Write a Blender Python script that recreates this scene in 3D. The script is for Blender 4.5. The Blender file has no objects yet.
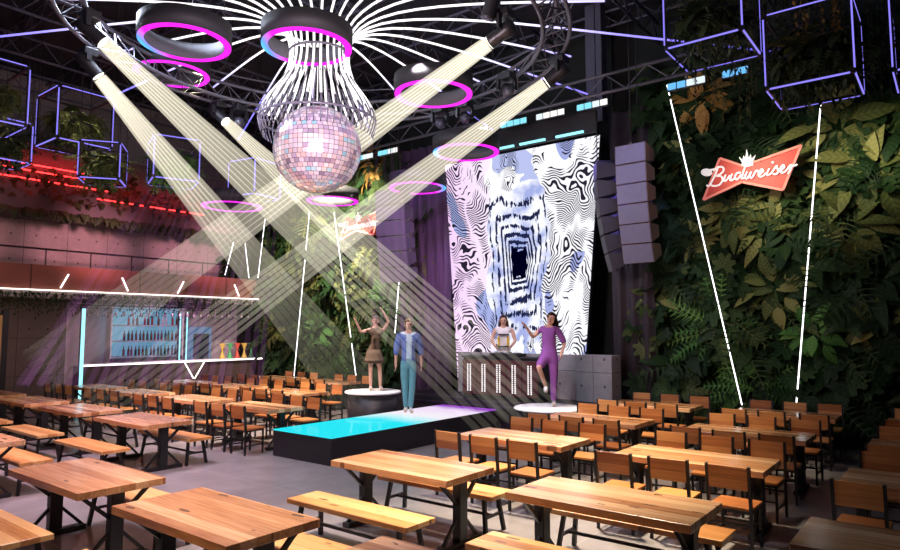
import bpy, bmesh, math, random
import numpy as np
from mathutils import Vector, Matrix, Euler, Quaternion
random.seed(7); rng = np.random.default_rng(7)
PI = math.pi
SC = bpy.context.scene
COL = SC.collection

# ------------------------------------------------------------------ camera
CAM = Vector((0, 0, 2.2625)); YAW = math.radians(-37.937); PIT = math.radians(4.781); FPX = 650.1
cd = bpy.data.cameras.new('camera'); cam = bpy.data.objects.new('camera', cd); COL.objects.link(cam)
cam.location = CAM; cam.rotation_euler = (PI/2 + PIT, 0, -YAW)
cd.sensor_width = 36; cd.lens = FPX/900*36; cd.clip_start = .05; cd.clip_end = 100
SC.camera = cam
FW = Vector((math.sin(YAW)*math.cos(PIT), math.cos(YAW)*math.cos(PIT), math.sin(PIT)))
RT = Vector((math.cos(YAW), -math.sin(YAW), 0)); UP = RT.cross(FW)
def ray(x, y): return FW + RT*((x-450)/FPX) - UP*((y-275)/FPX)
def atY(x, y, v): d = ray(x, y); return CAM + d*((v-CAM.y)/d.y)     # survey: a point measured on the plane Y = v
def atD(x, y, dist): return CAM + ray(x, y)*dist

# ------------------------------------------------------------------ objects
def tag(o, label=None, cat=None, group=None, kind=None):
    if label: o['label'] = label
    if cat: o['category'] = cat
    if group: o['group'] = group
    if kind: o['kind'] = kind
    return o
def thing(name, label, cat, loc=(0, 0, 0), rz=0, group=None):
    o = bpy.data.objects.new(name, None); COL.objects.link(o)
    o.location = loc; o.rotation_euler = (0, 0, rz); o.empty_display_size = .1
    return tag(o, label, cat, group)
def link_mesh(name, me, parent=None, loc=None):
    o = bpy.data.objects.new(name, me); COL.objects.link(o)
    if parent is not None: o.parent = parent
    if loc is not None: o.location = loc
    return o
def copy_tree(o, parent=None):
    c = o.copy(); COL.objects.link(c)
    if parent is not None: c.parent = parent
    for ch in o.children: copy_tree(ch, c)
    return c

class MB:
    def __init__(s): s.v = []; s.f = []; s.sm = []
    def add(s, vs, fs, smooth=False):
        b = len(s.v); s.v += [tuple(v) for v in vs]; s.f += [tuple(i+b for i in f) for f in fs]; s.sm += [smooth]*len(fs); return s
    def box(s, c, d, rot=None, ch=0):
        x, y, z = d[0]/2, d[1]/2, d[2]/2
        if ch > 0:
            bm = bmesh.new(); bmesh.ops.create_cube(bm, size=1)
            for v in bm.verts: v.co = Vector((v.co.x*d[0], v.co.y*d[1], v.co.z*d[2]))
            bmesh.ops.bevel(bm, geom=list(bm.edges), offset=ch, segments=2, affect='EDGES', profile=.5)
            vs = [v.co.copy() for v in bm.verts]; bm.verts.index_update()
            fs = [[v.index for v in f.verts] for f in bm.faces]; bm.free()
        else:
            vs = [Vector((a*x, b*y, e*z)) for a in (-1, 1) for b in (-1, 1) for e in (-1, 1)]
            fs = [(0, 1, 3, 2), (4, 6, 7, 5), (0, 4, 5, 1), (2, 3, 7, 6), (0, 2, 6, 4), (1, 5, 7, 3)]
        C = Vector(c)
        vs = [(rot @ v if rot else v) + C for v in vs]
        return s.add(vs, fs)
    def bar(s, p0, p1, w, h=None, ch=0, up=(0, 0, 1)):
        p0, p1 = Vector(p0), Vector(p1); d = p1-p0; L = d.length; zx = d/L
        u = Vector(up)
        if abs(zx.dot(u)) > .97: u = Vector((0, 1, 0))
        xx = u.cross(zx).normalized(); yy = zx.cross(xx)
        R = Matrix((xx, yy, zx)).transposed()
        return s.box((p0+p1)/2, (w, h or w, L), R, ch)
    def tube(s, pts, r, n=8, cap=True, closed=False):
        pts = [Vector(p) for p in pts]; m = len(pts); R = r if isinstance(r, (list, tuple)) else [r]*m
        vs, fs = [], []; prev = None
        for i, p in enumerate(pts):
            a = pts[(i-1) % m] if (closed or i > 0) else p; b = pts[(i+1) % m] if (closed or i < m-1) else p
            t = (b-a).normalized()
            if prev is None:
                u = Vector((0, 0, 1)) if abs(t.z) < .9 else Vector((1, 0, 0)); xx = t.cross(u).normalized()
            else: xx = (prev - t*prev.dot(t)).normalized()
            prev = xx; yy = t.cross(xx)
            for k in range(n): an = 2*PI*k/n; vs.append(p + (xx*math.cos(an)+yy*math.sin(an))*R[i])
        for i in range(m if closed else m-1):
            for k in range(n):
                j = (i+1) % m; fs.append((i*n+k, i*n+(k+1) % n, j*n+(k+1) % n, j*n+k))
        if cap and not closed: fs += [tuple(range(n))[::-1], tuple((m-1)*n+k for k in range(n))]
        return s.add(vs, fs, True)
    def lathe(s, prof, n=32, c=(0, 0, 0), smooth=True, closed=False):
        C = Vector(c); m = len(prof); vs = []; fs = []
        for (r, z) in prof:
            for k in range(n): a = 2*PI*k/n; vs.append(C+Vector((r*math.cos(a), r*math.sin(a), z)))
        for i in range(m if closed else m-1):
            j = (i+1) % m
            for k in range(n): fs.append((i*n+k, i*n+(k+1) % n, j*n+(k+1) % n, j*n+k))
        if not closed:
            if prof[0][0] > 1e-6: fs.append(tuple(range(n))[::-1])
            if prof[-1][0] > 1e-6: fs.append(tuple((m-1)*n+k for k in range(n)))
        return s.add(vs, fs, smooth)
    def prism(s, poly, t0, t1, M):
        n = len(poly); vs = [M(x, y, t0) for x, y in poly]+[M(x, y, t1) for x, y in poly]
        fs = [tuple(range(n)), tuple(range(2*n-1, n-1, -1))]+[(i, i+n, (i+1) % n+n, (i+1) % n) for i in range(n)]
        return s.add(vs, fs)
    def mesh(s, name, mat):
        me = bpy.data.meshes.new(name); me.from_pydata(s.v, [], s.f)
        me.polygons.foreach_set('use_smooth', s.sm)
        if mat: me.materials.append(mat)
        bm = bmesh.new(); bm.from_mesh(me); bmesh.ops.recalc_face_normals(bm, faces=bm.faces); bm.to_mesh(me); bm.free()
        me.update(); return me
    def build(s, name, mat, parent=None, loc=None): return link_mesh(name, s.mesh(name, mat), parent, loc)

# ------------------------------------------------------------------ materials
class NT:
    def __init__(s, name):
        s.m = bpy.data.materials.new(name); s.m.use_nodes = True; s.t = s.m.node_tree; s.t.nodes.clear()
        s.out = s.t.nodes.new('ShaderNodeOutputMaterial')
    def n(s, typ, **kw):
        n = s.t.nodes.new(typ)
        for k, v in kw.items():
            if k.startswith('i_'): s.put(n.inputs[k[2:].replace('_', ' ')], v)
            else: setattr(n, k, v)
        return n
    def put(s, sock, v):
        if isinstance(v, bpy.types.NodeSocket): s.t.links.new(v, sock)
        else:
            if sock.type == 'RGBA' and len(v) == 3: v = (*v, 1)
            sock.default_value = v
    def math(s, op, a, b=None, c=None):
        n = s.t.nodes.new('ShaderNodeMath'); n.operation = op
        for i, v in enumerate((a, b, c)):
            if v is not None: s.put(n.inputs[i], v)
        return n.outputs[0]
    def obj(s): return s.n('ShaderNodeTexCoord').outputs['Object']
    def xyz(s, v):
        n = s.n('ShaderNodeSeparateXYZ'); s.put(n.inputs[0], v); return n.outputs
    def vec(s, x, y, z):
        n = s.n('ShaderNodeCombineXYZ')
        for i, v in enumerate((x, y, z)): s.put(n.inputs[i], v)
        return n.outputs[0]
    def noise(s, v, scale, detail=3, rough=.5):
        n = s.n('ShaderNodeTexNoise'); s.put(n.inputs['Vector'], v); n.inputs['Scale'].default_value = scale
        n.inputs['Detail'].default_value = detail; n.inputs['Roughness'].default_value = rough; return n.outputs['Fac']
    def ramp(s, f, stops, interp='LINEAR'):
        n = s.n('ShaderNodeValToRGB'); s.put(n.inputs[0], f); cr = n.color_ramp; cr.interpolation = interp
        while len(cr.elements) < len(stops): cr.elements.new(.5)
        for e, (p, c) in zip(cr.elements, stops): e.position = p; e.color = (*c, 1) if len(c) == 3 else c
        return n.outputs[0]
    def mix(s, f, a, b, typ='MIX'):
        n = s.n('ShaderNodeMix', data_type='RGBA', blend_type=typ); s.put(n.inputs[0], f); s.put(n.inputs[6], a); s.put(n.inputs[7], b); return n.outputs[2]
    def rand(s): return s.n('ShaderNodeObjectInfo').outputs['Random']
    def bsdf(s, color, rough=.5, metal=0, spec=.5, bump=None, bstr=.3, **kw):
        b = s.n('ShaderNodeBsdfPrincipled'); s.put(b.inputs['Base Color'], color); s.put(b.inputs['Roughness'], rough)
        s.put(b.inputs['Metallic'], metal); b.inputs['Specular IOR Level'].default_value = spec
        if bump is not None:
            bp = s.n('ShaderNodeBump'); s.put(bp.inputs['Height'], bump); bp.inputs['Strength'].default_value = bstr; bp.inputs['Distance'].default_value = .01
            s.t.links.new(bp.outputs[0], b.inputs['Normal'])
        for k, v in kw.items(): s.put(b.inputs[k.replace('_', ' ')], v)
        s.t.links.new(b.outputs[0], s.out.inputs[0]); return s.m
    def emit(s, color, strength):
        e = s.n('ShaderNodeEmission'); s.put(e.inputs[0], color); s.put(e.inputs[1], strength)
        s.t.links.new(e.outputs[0], s.out.inputs[0]); return s.m
def plain(name, c, rough=.5, metal=0, spec=.5):
    t = NT(name); o = t.obj(); f = t.noise(o, 9, 3)
    return t.bsdf(t.mix(f, tuple(x*.85 for x in c), tuple(min(1, x*1.12) for x in c)), rough, metal, spec)
def glow(name, c, s): return NT(name).emit(c, s)

def wood(name, dark, mid, light, plank, seam_axis, knots=True, rg=.3):
    t = NT(name); o = t.obj(); x, y, z = t.xyz(o)
    r = t.rand(); rx = t.math('MULTIPLY', r, 37.0)
    across = {'y': y, 'z': z}[seam_axis]
    other = {'y': z, 'z': y}[seam_axis]
    pi = t.math('FLOOR', t.math('DIVIDE', t.math('ADD', across, 5.0), plank))
    pv = t.n('ShaderNodeTexWhiteNoise', noise_dimensions='2D'); t.put(pv.inputs['Vector'], t.vec(pi, rx, 0.0))
    pr = pv.outputs['Value']
    gx = t.math('ADD', t.math('MULTIPLY', x, .8), t.math('ADD', rx, t.math('MULTIPLY', pr, 11.0)))
    g = t.noise(t.vec(gx, t.math('MULTIPLY', across, 14.0), t.math('MULTIPLY', other, 14.0)), 2.6, 5, .6)
    big = t.noise(t.vec(gx, t.math('MULTIPLY', across, 3.0), other), 1.3, 2)
    f = t.math('ADD', t.math('MULTIPLY', g, .5), t.math('ADD', t.math('MULTIPLY', pr, .38), t.math('MULTIPLY', big, .22)))
    c = t.ramp(f, [(.34, dark), (.54, mid), (.74, light)])
    if knots:
        vo = t.n('ShaderNodeTexVoronoi'); t.put(vo.inputs['Vector'], t.vec(t.math('MULTIPLY', gx, 1.6), t.math('MULTIPLY', across, 4.4), 0.0)); vo.inputs['Scale'].default_value = 1.5
        k = t.math('MULTIPLY', t.math('LESS_THAN', vo.outputs['Distance'], .15), t.math('GREATER_THAN', t.noise(t.vec(gx, across, 3.0), 3.0, 1), .44))
        c = t.mix(t.math('MULTIPLY', k, .8), c, tuple(q*.3 for q in dark))
    fr = t.math('FRACT', t.math('DIVIDE', t.math('ADD', across, 5.0), plank))
    seam = t.math('LESS_THAN', fr, .03)
    c = t.mix(t.math('MULTIPLY', seam, .45), c, tuple(q*.4 for q in dark))
    return t.bsdf(c, rg, 0, .5, None if rg < .28 else g, .04, Coat_Weight=(.5 if rg < .28 else .1), Coat_Roughness=.2)
WT = wood('plank_tabletop_wood', (.40, .165, .065), (.68, .335, .15), (.88, .56, .31), .142, 'y', True, .24)
WB = wood('bench_wood', (.42, .165, .045), (.72, .35, .11), (.88, .54, .22), .15, 'y')
WC = wood('chair_wood', (.34, .105, .03), (.58, .225, .07), (.76, .36, .12), .125, 'z', False)
METAL = plain('black_powder_coat', (.012, .012, .014), .42)
BLACK = plain('matt_black', (.01, .01, .012), .7)
DARKSTEEL = plain('dark_truss_steel', (.12, .12, .145), .5, .2)
ROOFSTEEL = plain('roof_steel', (.10, .10, .14), .6, .1)
WHITE = NT('white_laminate').bsdf((.86, .85, .87), .35)
LEDW = glow('white_led', (1, .97, 1), 3.0)
LEDC = glow('violet_blue_led', (.26, .22, 1), 1.25)
LEDR = glow('red_led', (1, .03, .03), 6)
LEDWARM = glow('warm_white_led', (1, .93, .85), 2.6)
CYANP = glow('cyan_led_strip', (.32, .86, 1), 1.5)

def mk_floor():
    t = NT('polished_grey_tile'); o = t.obj(); x, y, z = t.xyz(o)
    n1 = t.noise(o, .5, 4, .55); n2 = t.noise(o, 2.2, 3, .5)
    fx = t.math('FRACT', t.math('DIVIDE', t.math('ADD', x, 60.3), 1.5)); fy = t.math('FRACT', t.math('DIVIDE', t.math('ADD', y, 60.0), 1.5))
    j = t.math('MAXIMUM', t.math('LESS_THAN', fx, .006), t.math('LESS_THAN', fy, .006))
    f = t.math('ADD', t.math('MULTIPLY', n1, .6), t.math('MULTIPLY', n2, .4))
    c = t.ramp(f, [(.25, (.21, .20, .205)), (.75, (.37, .355, .36))])
    c = t.mix(t.math('MULTIPLY', j, .6), c, (.5, .49, .49))
    return t.bsdf(c, t.math('ADD', .14, t.math('MULTIPLY', n2, .16)), 0, .7)
FLOOR = mk_floor()
def mk_concrete(name, c0, c1, pw=1.25, ph=1.55, z0=0.):
    t = NT(name); o = t.obj(); x, y, z = t.xyz(o)
    u = t.math('DIVIDE', t.math('ADD', t.math('ADD', x, y), 100.0), pw); v = t.math('DIVIDE', t.math('ADD', z, 20.0+z0), ph)
    fu = t.math('FRACT', u); fv = t.math('FRACT', v)
    j = t.math('MAXIMUM', t.math('LESS_THAN', fu, .014), t.math('LESS_THAN', fv, .012))
    hu = t.math('MULTIPLY', t.math('SUBTRACT', t.math('ABSOLUTE', t.math('SUBTRACT', fu, .5)), .22), pw)
    hv = t.math('MULTIPLY', t.math('SUBTRACT', t.math('ABSOLUTE', t.math('SUBTRACT', fv, .5)), .25), ph)
    h = t.math('LESS_THAN', t.math('SQRT', t.math('ADD', t.math('MULTIPLY', hu, hu), t.math('MULTIPLY', hv, hv))), .032)
    n1 = t.noise(o, 1.1, 6, .65); n2 = t.noise(o, 9, 5, .6)
    c = t.ramp(t.math('ADD', t.math('MULTIPLY', n1, .65), t.math('MULTIPLY', n2, .35)), [(.3, c0), (.7, c1)])
    c = t.mix(t.math('MULTIPLY', t.math('MAXIMUM', j, h), .75), c, tuple(q*.2 for q in c0))
    return t.bsdf(c, .8, 0, .3, n2, .1)
CONC = mk_concrete('cast_concrete_panels', (.21, .185, .18), (.36, .31, .30))
CONCB = mk_concrete('grey_stage_concrete', (.22, .21, .22), (.36, .35, .36), 1.0, 1.2, .3)
PARAPET = mk_concrete('rust_red_parapet_panels', (.20, .075, .055), (.27, .10, .075), 3.1, 4, 1)
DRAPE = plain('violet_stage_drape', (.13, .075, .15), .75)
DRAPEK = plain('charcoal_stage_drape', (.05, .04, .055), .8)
SPK = plain('line_array_grille', (.15, .145, .22), .6)
SPKS = plain('line_array_cabinet', (.22, .13, .09), .6)

def mk_leaf(name, stops):
    t = NT(name); a = t.n('ShaderNodeAttribute', attribute_name='tint')
    o = t.obj(); f = t.math('ADD', t.math('MULTIPLY', a.outputs['Fac'], .8), t.math('MULTIPLY', t.noise(o, 7, 2), .2))
    lx = t.n('ShaderNodeAttribute', attribute_name='along').outputs['Fac']; ly = t.n('ShaderNodeAttribute', attribute_name='across').outputs['Fac']
    ve = t.math('SINE', t.math('MULTIPLY', t.math('SUBTRACT', lx, t.math('MULTIPLY', ly, .8)), 95.0))
    f = t.math('ADD', f, t.math('MULTIPLY', ve, .13)); f = t.math('ADD', f, t.math('MULTIPLY', t.math('LESS_THAN', ly, .007), .2))
    return t.bsdf(t.ramp(f, stops), .6, 0, .2)
LEAF = mk_leaf('wall_foliage', [(.1, (.006, .018, .006)), (.5, (.017, .046, .014)), (.85, (.045, .075, .02)), (1, (.12, .115, .035))])
LEAFY = mk_leaf('olive_broad_leaf', [(.1, (.05, .075, .02)), (.5, (.12, .14, .04)), (.9, (.24, .23, .075))])
LEAFD = mk_leaf('dark_hanging_foliage', [(.1, (.010, .022, .008)), (.6, (.04, .06, .02)), (1, (.13, .12, .035))])
LEAFO = mk_leaf('planter_foliage', [(.1, (.03, .045, .015)), (.5, (.10, .125, .035)), (1, (.26, .25, .08))])
LEAFG = mk_leaf('bright_fern', [(.1, (.03, .10, .02)), (.6, (.07, .19, .04)), (1, (.15, .27, .06))])
LEAFR = mk_leaf('golden_leaf', [(.1, (.22, .13, .03)), (.6, (.38, .22, .05)), (1, (.5, .33, .09))])

def mk_screen():
    t = NT('op_art_led_screen'); uv = t.n('ShaderNodeUVMap', uv_map='UVMap').outputs[0]
    u, v, _ = t.xyz(uv)
    n1 = t.math('SUBTRACT', t.noise(t.vec(t.math('MULTIPLY', u, 2.2), t.math('MULTIPLY', v, 2.6), 3.1), 2.2, 2), .5)
    n2 = t.math('SUBTRACT', t.noise(t.vec(t.math('MULTIPLY', u, 2.0), t.math('MULTIPLY', v, 2.0), 9.7), 3.0, 2), .5)
    n3 = t.noise(uv, 24, 4, .65)
    A = t.math('ADD', t.math('MULTIPLY', n1, .33), t.math('MULTIPLY', t.math('SINE', t.math('ADD', t.math('MULTIPLY', u, 17.0), t.math('MULTIPLY', v, 7.0))), .028))
    st = t.math('SINE', t.math('MULTIPLY', t.math('ADD', v, A), 2*PI*60))
    vein = t.math('ABSOLUTE', t.math('SUBTRACT', t.noise(t.vec(t.math('MULTIPLY', u, 1.6), t.math('MULTIPLY', v, .9), 4.4), 3.4, 2), .5))
    thr = t.math('SUBTRACT', t.math('MULTIPLY', t.math('MINIMUM', t.math('MULTIPLY', vein, 14.0), 1.0), 1.25), 1.35)
    st = t.math('GREATER_THAN', st, thr)
    du = t.math('DIVIDE', t.math('ABSOLUTE', t.math('SUBTRACT', t.math('ADD', u, t.math('MULTIPLY', n2, .04)), .47)), .56)
    dv = t.math('DIVIDE', t.math('ABSOLUTE', t.math('SUBTRACT', t.math('ADD', v, t.math('MULTIPLY', n1, .04)), .53)), .82)
    d = t.math('MAXIMUM', du, dv)
    lg = t.math('LOGARITHM', t.math('ADD', d, .01), 2.718)
    p = t.math('ADD', t.math('MULTIPLY', t.math('ADD', t.math('SINE', t.math('MULTIPLY', t.math('ADD', lg, t.math('MULTIPLY', n2, .5)), 24.0)), 1.0), .24), t.math('MULTIPLY', n3, .7))
    n4 = t.noise(t.vec(t.math('MULTIPLY', u, 3.0), t.math('MULTIPLY', v, .8), 8.0), 30, 2)
    p = t.math('ADD', p, t.math('MULTIPLY', t.math('SUBTRACT', n4, .5), 1.0))
    fr = t.math('SUBTRACT', .74, t.math('MULTIPLY', d, 1.15))
    tun = t.math('GREATER_THAN', p, fr)
    core = t.math('GREATER_THAN', t.math('ADD', d, t.math('MULTIPLY', t.math('SUBTRACT', n3, .5), .10)), .075)
    tun = t.math('MULTIPLY', tun, core)
    blue = t.ramp(t.noise(t.vec(u, t.math('MULTIPLY', v, 1.5), 5.0), 7, 3), [(.45, (.92, .93, 1)), (.62, (.36, .42, .76))])
    tuncol = t.mix(tun, t.mix(core, (.0, .0, .01), (.015, .02, .07)), blue)
    edge = t.math('ADD', t.math('ADD', du, t.math('MULTIPLY', n2, .5)), t.math('MULTIPLY', dv, .18))
    side = t.math('GREATER_THAN', edge, .40)
    pink = t.mix(t.math('MINIMUM', t.math('MULTIPLY', u, 1.8), 1.0), (.88, .62, .92), (.95, .95, 1))
    stcol = t.mix(st, (.02, .015, .03), pink)
    bp = t.math('GREATER_THAN', t.noise(t.vec(t.math('MULTIPLY', u, 1.3), v, 1.7), 4.2, 1), .63)
    stcol = t.mix(t.math('MULTIPLY', bp, st), stcol, (.36, .41, .74))
    # blank sky above and below the tunnel mouth
    far = t.math('GREATER_THAN', dv, t.math('ADD', .40, t.math('MULTIPLY', n1, .3)))
    h2 = t.math('GREATER_THAN', t.math('SINE', t.math('MULTIPLY', t.math('ADD', v, t.math('MULTIPLY', n2, .9)), 2*PI*46)), t.math('SUBTRACT', t.math('MULTIPLY', t.math('MINIMUM', t.math('MULTIPLY', vein, 9.0), 1.0), 1.5), 1.6))
    skyc = t.mix(h2, (.03, .03, .05), t.mix(t.math('GREATER_THAN', n1, .03), (.95, .95, 1), (.47, .52, .82)))
    mid = t.mix(far, tuncol, skyc)
    return t.emit(t.mix(side, mid, stcol), 1.1)
SCREEN = mk_screen()

def mk_ring(name, sgn, amt):
    t = NT(name); x, y, z = t.xyz(t.obj())
    k = t.math('MULTIPLY', t.math('ADD', t.math('MULTIPLY', x, RT.x*sgn), t.math('MULTIPLY', y, RT.y*sgn)), 1/.75)
    return t.emit(t.ramp(k, [(amt, (.95, .02, .85)), (min(.99, amt+.28), (.12, .32, 1)), (1, (.1, .6, 1))]), 1.5)
RINGL = mk_ring('magenta_led_blue_end', -1, .6); RINGR = mk_ring('magenta_led_cyan_end', 1, .62); RINGM = glow('magenta_led', (.95, .03, .88), 1.4)

def mk_flower():
    t = NT('led_tube_white_to_violet'); x, y, z = t.xyz(t.obj())
    r = t.math('SQRT', t.math('ADD', t.math('MULTIPLY', x, x), t.math('MULTIPLY', y, y)))
    return t.emit(t.ramp(t.math('DIVIDE', r, 10.0), [(.30, (1, .96, .98)), (.58, (.30, .25, 1)), (.9, (.12, .1, .9))]), 1.7)
FLOWER = mk_flower()
def mk_runway():
    t = NT('led_dance_floor'); x, y, z = t.xyz(t.obj()); o = t.obj()
    f = t.math('ADD', t.math('DIVIDE', y, 4.9), t.math('MULTIPLY', t.math('SUBTRACT', t.noise(o, 1.2, 2), .5), .12))
    c = t.ramp(f, [(.40, (.02, .80, .92)), (.52, (.55, .90, .95)), (.62, (.93, .88, .95)), (.86, (.88, .72, .95)), (.95, (.30, .06, .55))])
    e = t.n('ShaderNodeEmission'); t.put(e.inputs[0], c); e.inputs[1].default_value = 1.0
    g = t.n('ShaderNodeBsdfGlossy'); g.inputs['Roughness'].default_value = .08; g.inputs['Color'].default_value = (.1, .1, .1, 1)
    a = t.n('ShaderNodeAddShader'); t.t.links.new(e.outputs[0], a.inputs[0]); t.t.links.new(g.outputs[0], a.inputs[1])
    t.t.links.new(a.outputs[0], t.out.inputs[0]); return t.m
RUNWAY = mk_runway()
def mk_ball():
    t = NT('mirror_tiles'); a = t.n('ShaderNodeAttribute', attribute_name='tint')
    c = t.ramp(a.outputs['Fac'], [(0, (.35, .28, .42)), (.3, (.62, .52, .68)), (.55, (.92, .84, .92)), (.75, (.9, .62, .60)), (.88, (.95, .9, .95)), (1, (.35, .75, .9))])  # tile tints imitate the coloured reflections of the hall lights
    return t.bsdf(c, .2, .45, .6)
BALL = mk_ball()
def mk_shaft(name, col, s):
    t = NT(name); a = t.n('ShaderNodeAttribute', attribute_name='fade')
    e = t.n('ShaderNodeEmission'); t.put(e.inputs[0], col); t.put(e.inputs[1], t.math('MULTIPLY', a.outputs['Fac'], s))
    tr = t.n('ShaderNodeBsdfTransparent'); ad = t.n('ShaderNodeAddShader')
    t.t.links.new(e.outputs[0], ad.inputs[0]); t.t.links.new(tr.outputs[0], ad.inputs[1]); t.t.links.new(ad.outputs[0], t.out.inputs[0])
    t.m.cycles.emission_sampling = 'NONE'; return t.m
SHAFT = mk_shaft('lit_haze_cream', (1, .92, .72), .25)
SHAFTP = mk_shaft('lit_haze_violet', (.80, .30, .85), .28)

# ------------------------------------------------------------------ setting
def struct(name, mb, mat, label, loc=None):
    o = mb.build(name, mat, None, loc); o['kind'] = 'structure'; o['label'] = label; o['category'] = name.split('_')[0]; return o
struct('floor', MB().box((-9, 6.5, -.05), (34, 21, .1)), FLOOR, 'polished grey tile floor of the hall')
struct('ceiling', MB().box((-9, 6.5, 10.35), (34, 21, .1)), plain('black_roof_deck', (.02, .02, .028), .9), 'black roof deck above the trusses')
struct('wall_left', MB().box((-23.1, 6.5, 5.1), (.2, 21, 10.4)), CONC, 'panelled concrete wall behind the balcony and bar')
struct('wall_back', MB().box((-9, 15.4, 5.1), (34, .2, 10.4)), plain('black_backing_wall', (.015, .018, .015), .9), 'black backing wall behind the planting and screen')

# ------------------------------------------------------------------ tables, benches, chairs
def make_table():
    t = thing('dining_table', 'x', 'table')
    MB().box((0, 0, .725), (1.7, .85, .07), ch=.006).build('tabletop', WT, t)
    for sx in (-1, 1):
        X = sx*.70
        lg = MB().box((X, 0, .375), (.105, .13, .63), ch=.008).build('leg', METAL, t)
        MB().box((X, 0, .03), (.11, .64, .06), ch=.008).build('foot', METAL, lg)
        for sy in (-1, 1):
            MB().bar((X, sy*.05, .43), (X, sy*.33, .685), .035, .035).build('brace', METAL, lg)
            MB().bar((X, sy*.05, .30), (X, sy*.29, .055), .03, .03).build('brace', METAL, lg)
    return t
def make_bench():
    t = thing('bench', 'x', 'bench')
    MB().box((0, 0, .425), (1.72, .43, .05), ch=.005).build('seat', WB, t)
    for sx in (-1, 1):
        for sy in (-1, 1): MB().bar((sx*.70, sy*.13, .40), (sx*.755, sy*.18, 0), .04, .04).build('leg', METAL, t)
        MB().bar((sx*.728, -.15, .19), (sx*.728, .15, .19), .028).build('crossbar', METAL, t)
    MB().bar((-.728, 0, .19), (.728, 0, .19), .028).build('stretcher', METAL, t)
    return t
def make_chair():
    t = thing('chair', 'x', 'chair')
    MB().box((0, .01, .455), (.42, .42, .032), ch=.006).build('seat', WC, t)
    MB().box((0, -.225, .76), (.395, .022, .23), Matrix.Rotation(math.radians(5), 3, 'X'), ch=.004).build('backrest', WC, t)
    for s in (-1, 1):
        MB().bar((s*.19, .19, 0), (s*.19, .19, .44), .028, ch=.003).build('leg', METAL, t)
        b = MB().bar((s*.205, -.20, 0), (s*.205, -.195, .46), .03); b.bar((s*.205, -.195, .44), (s*.205, -.235, .885), .028, .04)
        b.build('leg', METAL, t)
        MB().bar((s*.198, -.19, .17), (s*.198, .19, .17), .02).build('stretcher', METAL, t)
    MB().bar((-.19, .19, .24), (.19, .19, .24), .02).build('stretcher', METAL, t)
    MB().bar((-.2, -.2, .3), (.2, -.2, .3), .02).build('stretcher', METAL, t)
    f = MB()
    for s in (-1, 1): f.bar((-.2, s*.19, .425), (.2, s*.19, .425), .028).bar((s*.19, -.19, .425), (s*.19, .19, .425), .028)
    f.build('seat_frame', METAL, t)
    return t
P_T, P_B, P_C = make_table(), make_bench(), make_chair()
used = set()
def place(proto, x, y, rz, label, group):
    o = proto if proto.name not in used else copy_tree(proto)
    used.add(proto.name)
    o.location = (x, y, 0); o.rotation_euler = (0, 0, rz); o['label'] = label; o['group'] = group
    return o
ROW = {0: 'front-row', 1: 'second-row', 2: 'third-row', 3: 'fourth-row', 4: 'back-row'}
def seating(x, y, row, where, kind, blk):
    r = ROW[row]
    place(P_T, x, y, 0, f'plank-top dining table, {r}, {where}', 'dining tables')
    if kind == 'b':
        place(P_B, x, y-.82, 0, f'plank bench, near side of {r} table {where}', 'benches')
        place(P_B, x, y+.57, 0, f'plank bench, far side of {r} table {where}', 'benches')
    else:
        for i, nm in ((-1, 'left-end'), (0, 'middle'), (1, 'right-end')):
            jx, ja = random.uniform(-.02, .02), random.uniform(-.03, .03)
            place(P_C, x+i*.605+jx, y-.70+random.uniform(-.02, .03), ja, f'{nm} wooden chair, near side of {r} table {where}', 'dining chairs')
            place(P_C, x+i*.605-jx, y+.70-random.uniform(-.02, .03), PI+ja, f'{nm} wooden chair, far side of {r} table {where}', 'dining chairs')
CW = {-7.304: 'at the near left', -4.94: 'along the right of the runway', -2.55: 'one over from the runway', -.17: 'in the dark right-hand column'}
for x, y, row, k in [(-7.304, 3.142, 0, 'b'), (-4.94, 3.142, 0, 'b'), (-2.55, 3.142, 0, 'b'),
                     (-4.94, 5.613, 1, 'b'), (-2.55, 5.613, 1, 'b'), (-.17, 5.613, 1, 'c1'),
                     (-4.94, 7.985, 2, 'c'), (-2.55, 7.985, 2, 'c'), (-.17, 7.985, 2, 'c'),
                     (-4.94, 10.4, 3, 'c'), (-2.55, 10.4, 3, 'c'), (-.17, 10.4, 3, 'c'),
                     (-4.94, 13.05, 4, 'c'), (-2.55, 13.05, 4, 'c'), (-.17, 13.05, 4, 'c')]:
    if k == 'c1':
        place(P_T, x, y, 0, f'plank-top dining table, {ROW[row]}, {CW[x]}', 'dining tables'); continue
    seating(x, y, row, CW[x], k, 'c')
LW = ['nearest left of the runway', 'second left of the runway', 'third left of the runway', 'by the bar wall']
for x, y, row, k, w in [(-10.98, 3.142, 0, 'b', 0),
                        (-10.98, 5.61, 1, 'b', 0), (-13.36, 5.61, 1, 'b', 1), (-15.75, 5.61, 1, 'b', 2), (-18.1, 5.61, 1, 'b', 3),
                        (-11.03, 7.98, 2, 'c', 0), (-13.36, 7.98, 2, 'c', 1), (-15.75, 7.98, 2, 'c', 2), (-18.1, 7.98, 2, 'c', 3),
                        (-12.97, 10.35, 3, 'c', 1), (-15.35, 10.35, 3, 'c', 2), (-17.7, 10.35, 3, 'c', 3),
                        (-14.6, 13.0, 4, 'c', 2), (-17.0, 13.0, 4, 'c', 3)]:
    seating(x, y, row, LW[w], k, 'l')

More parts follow.
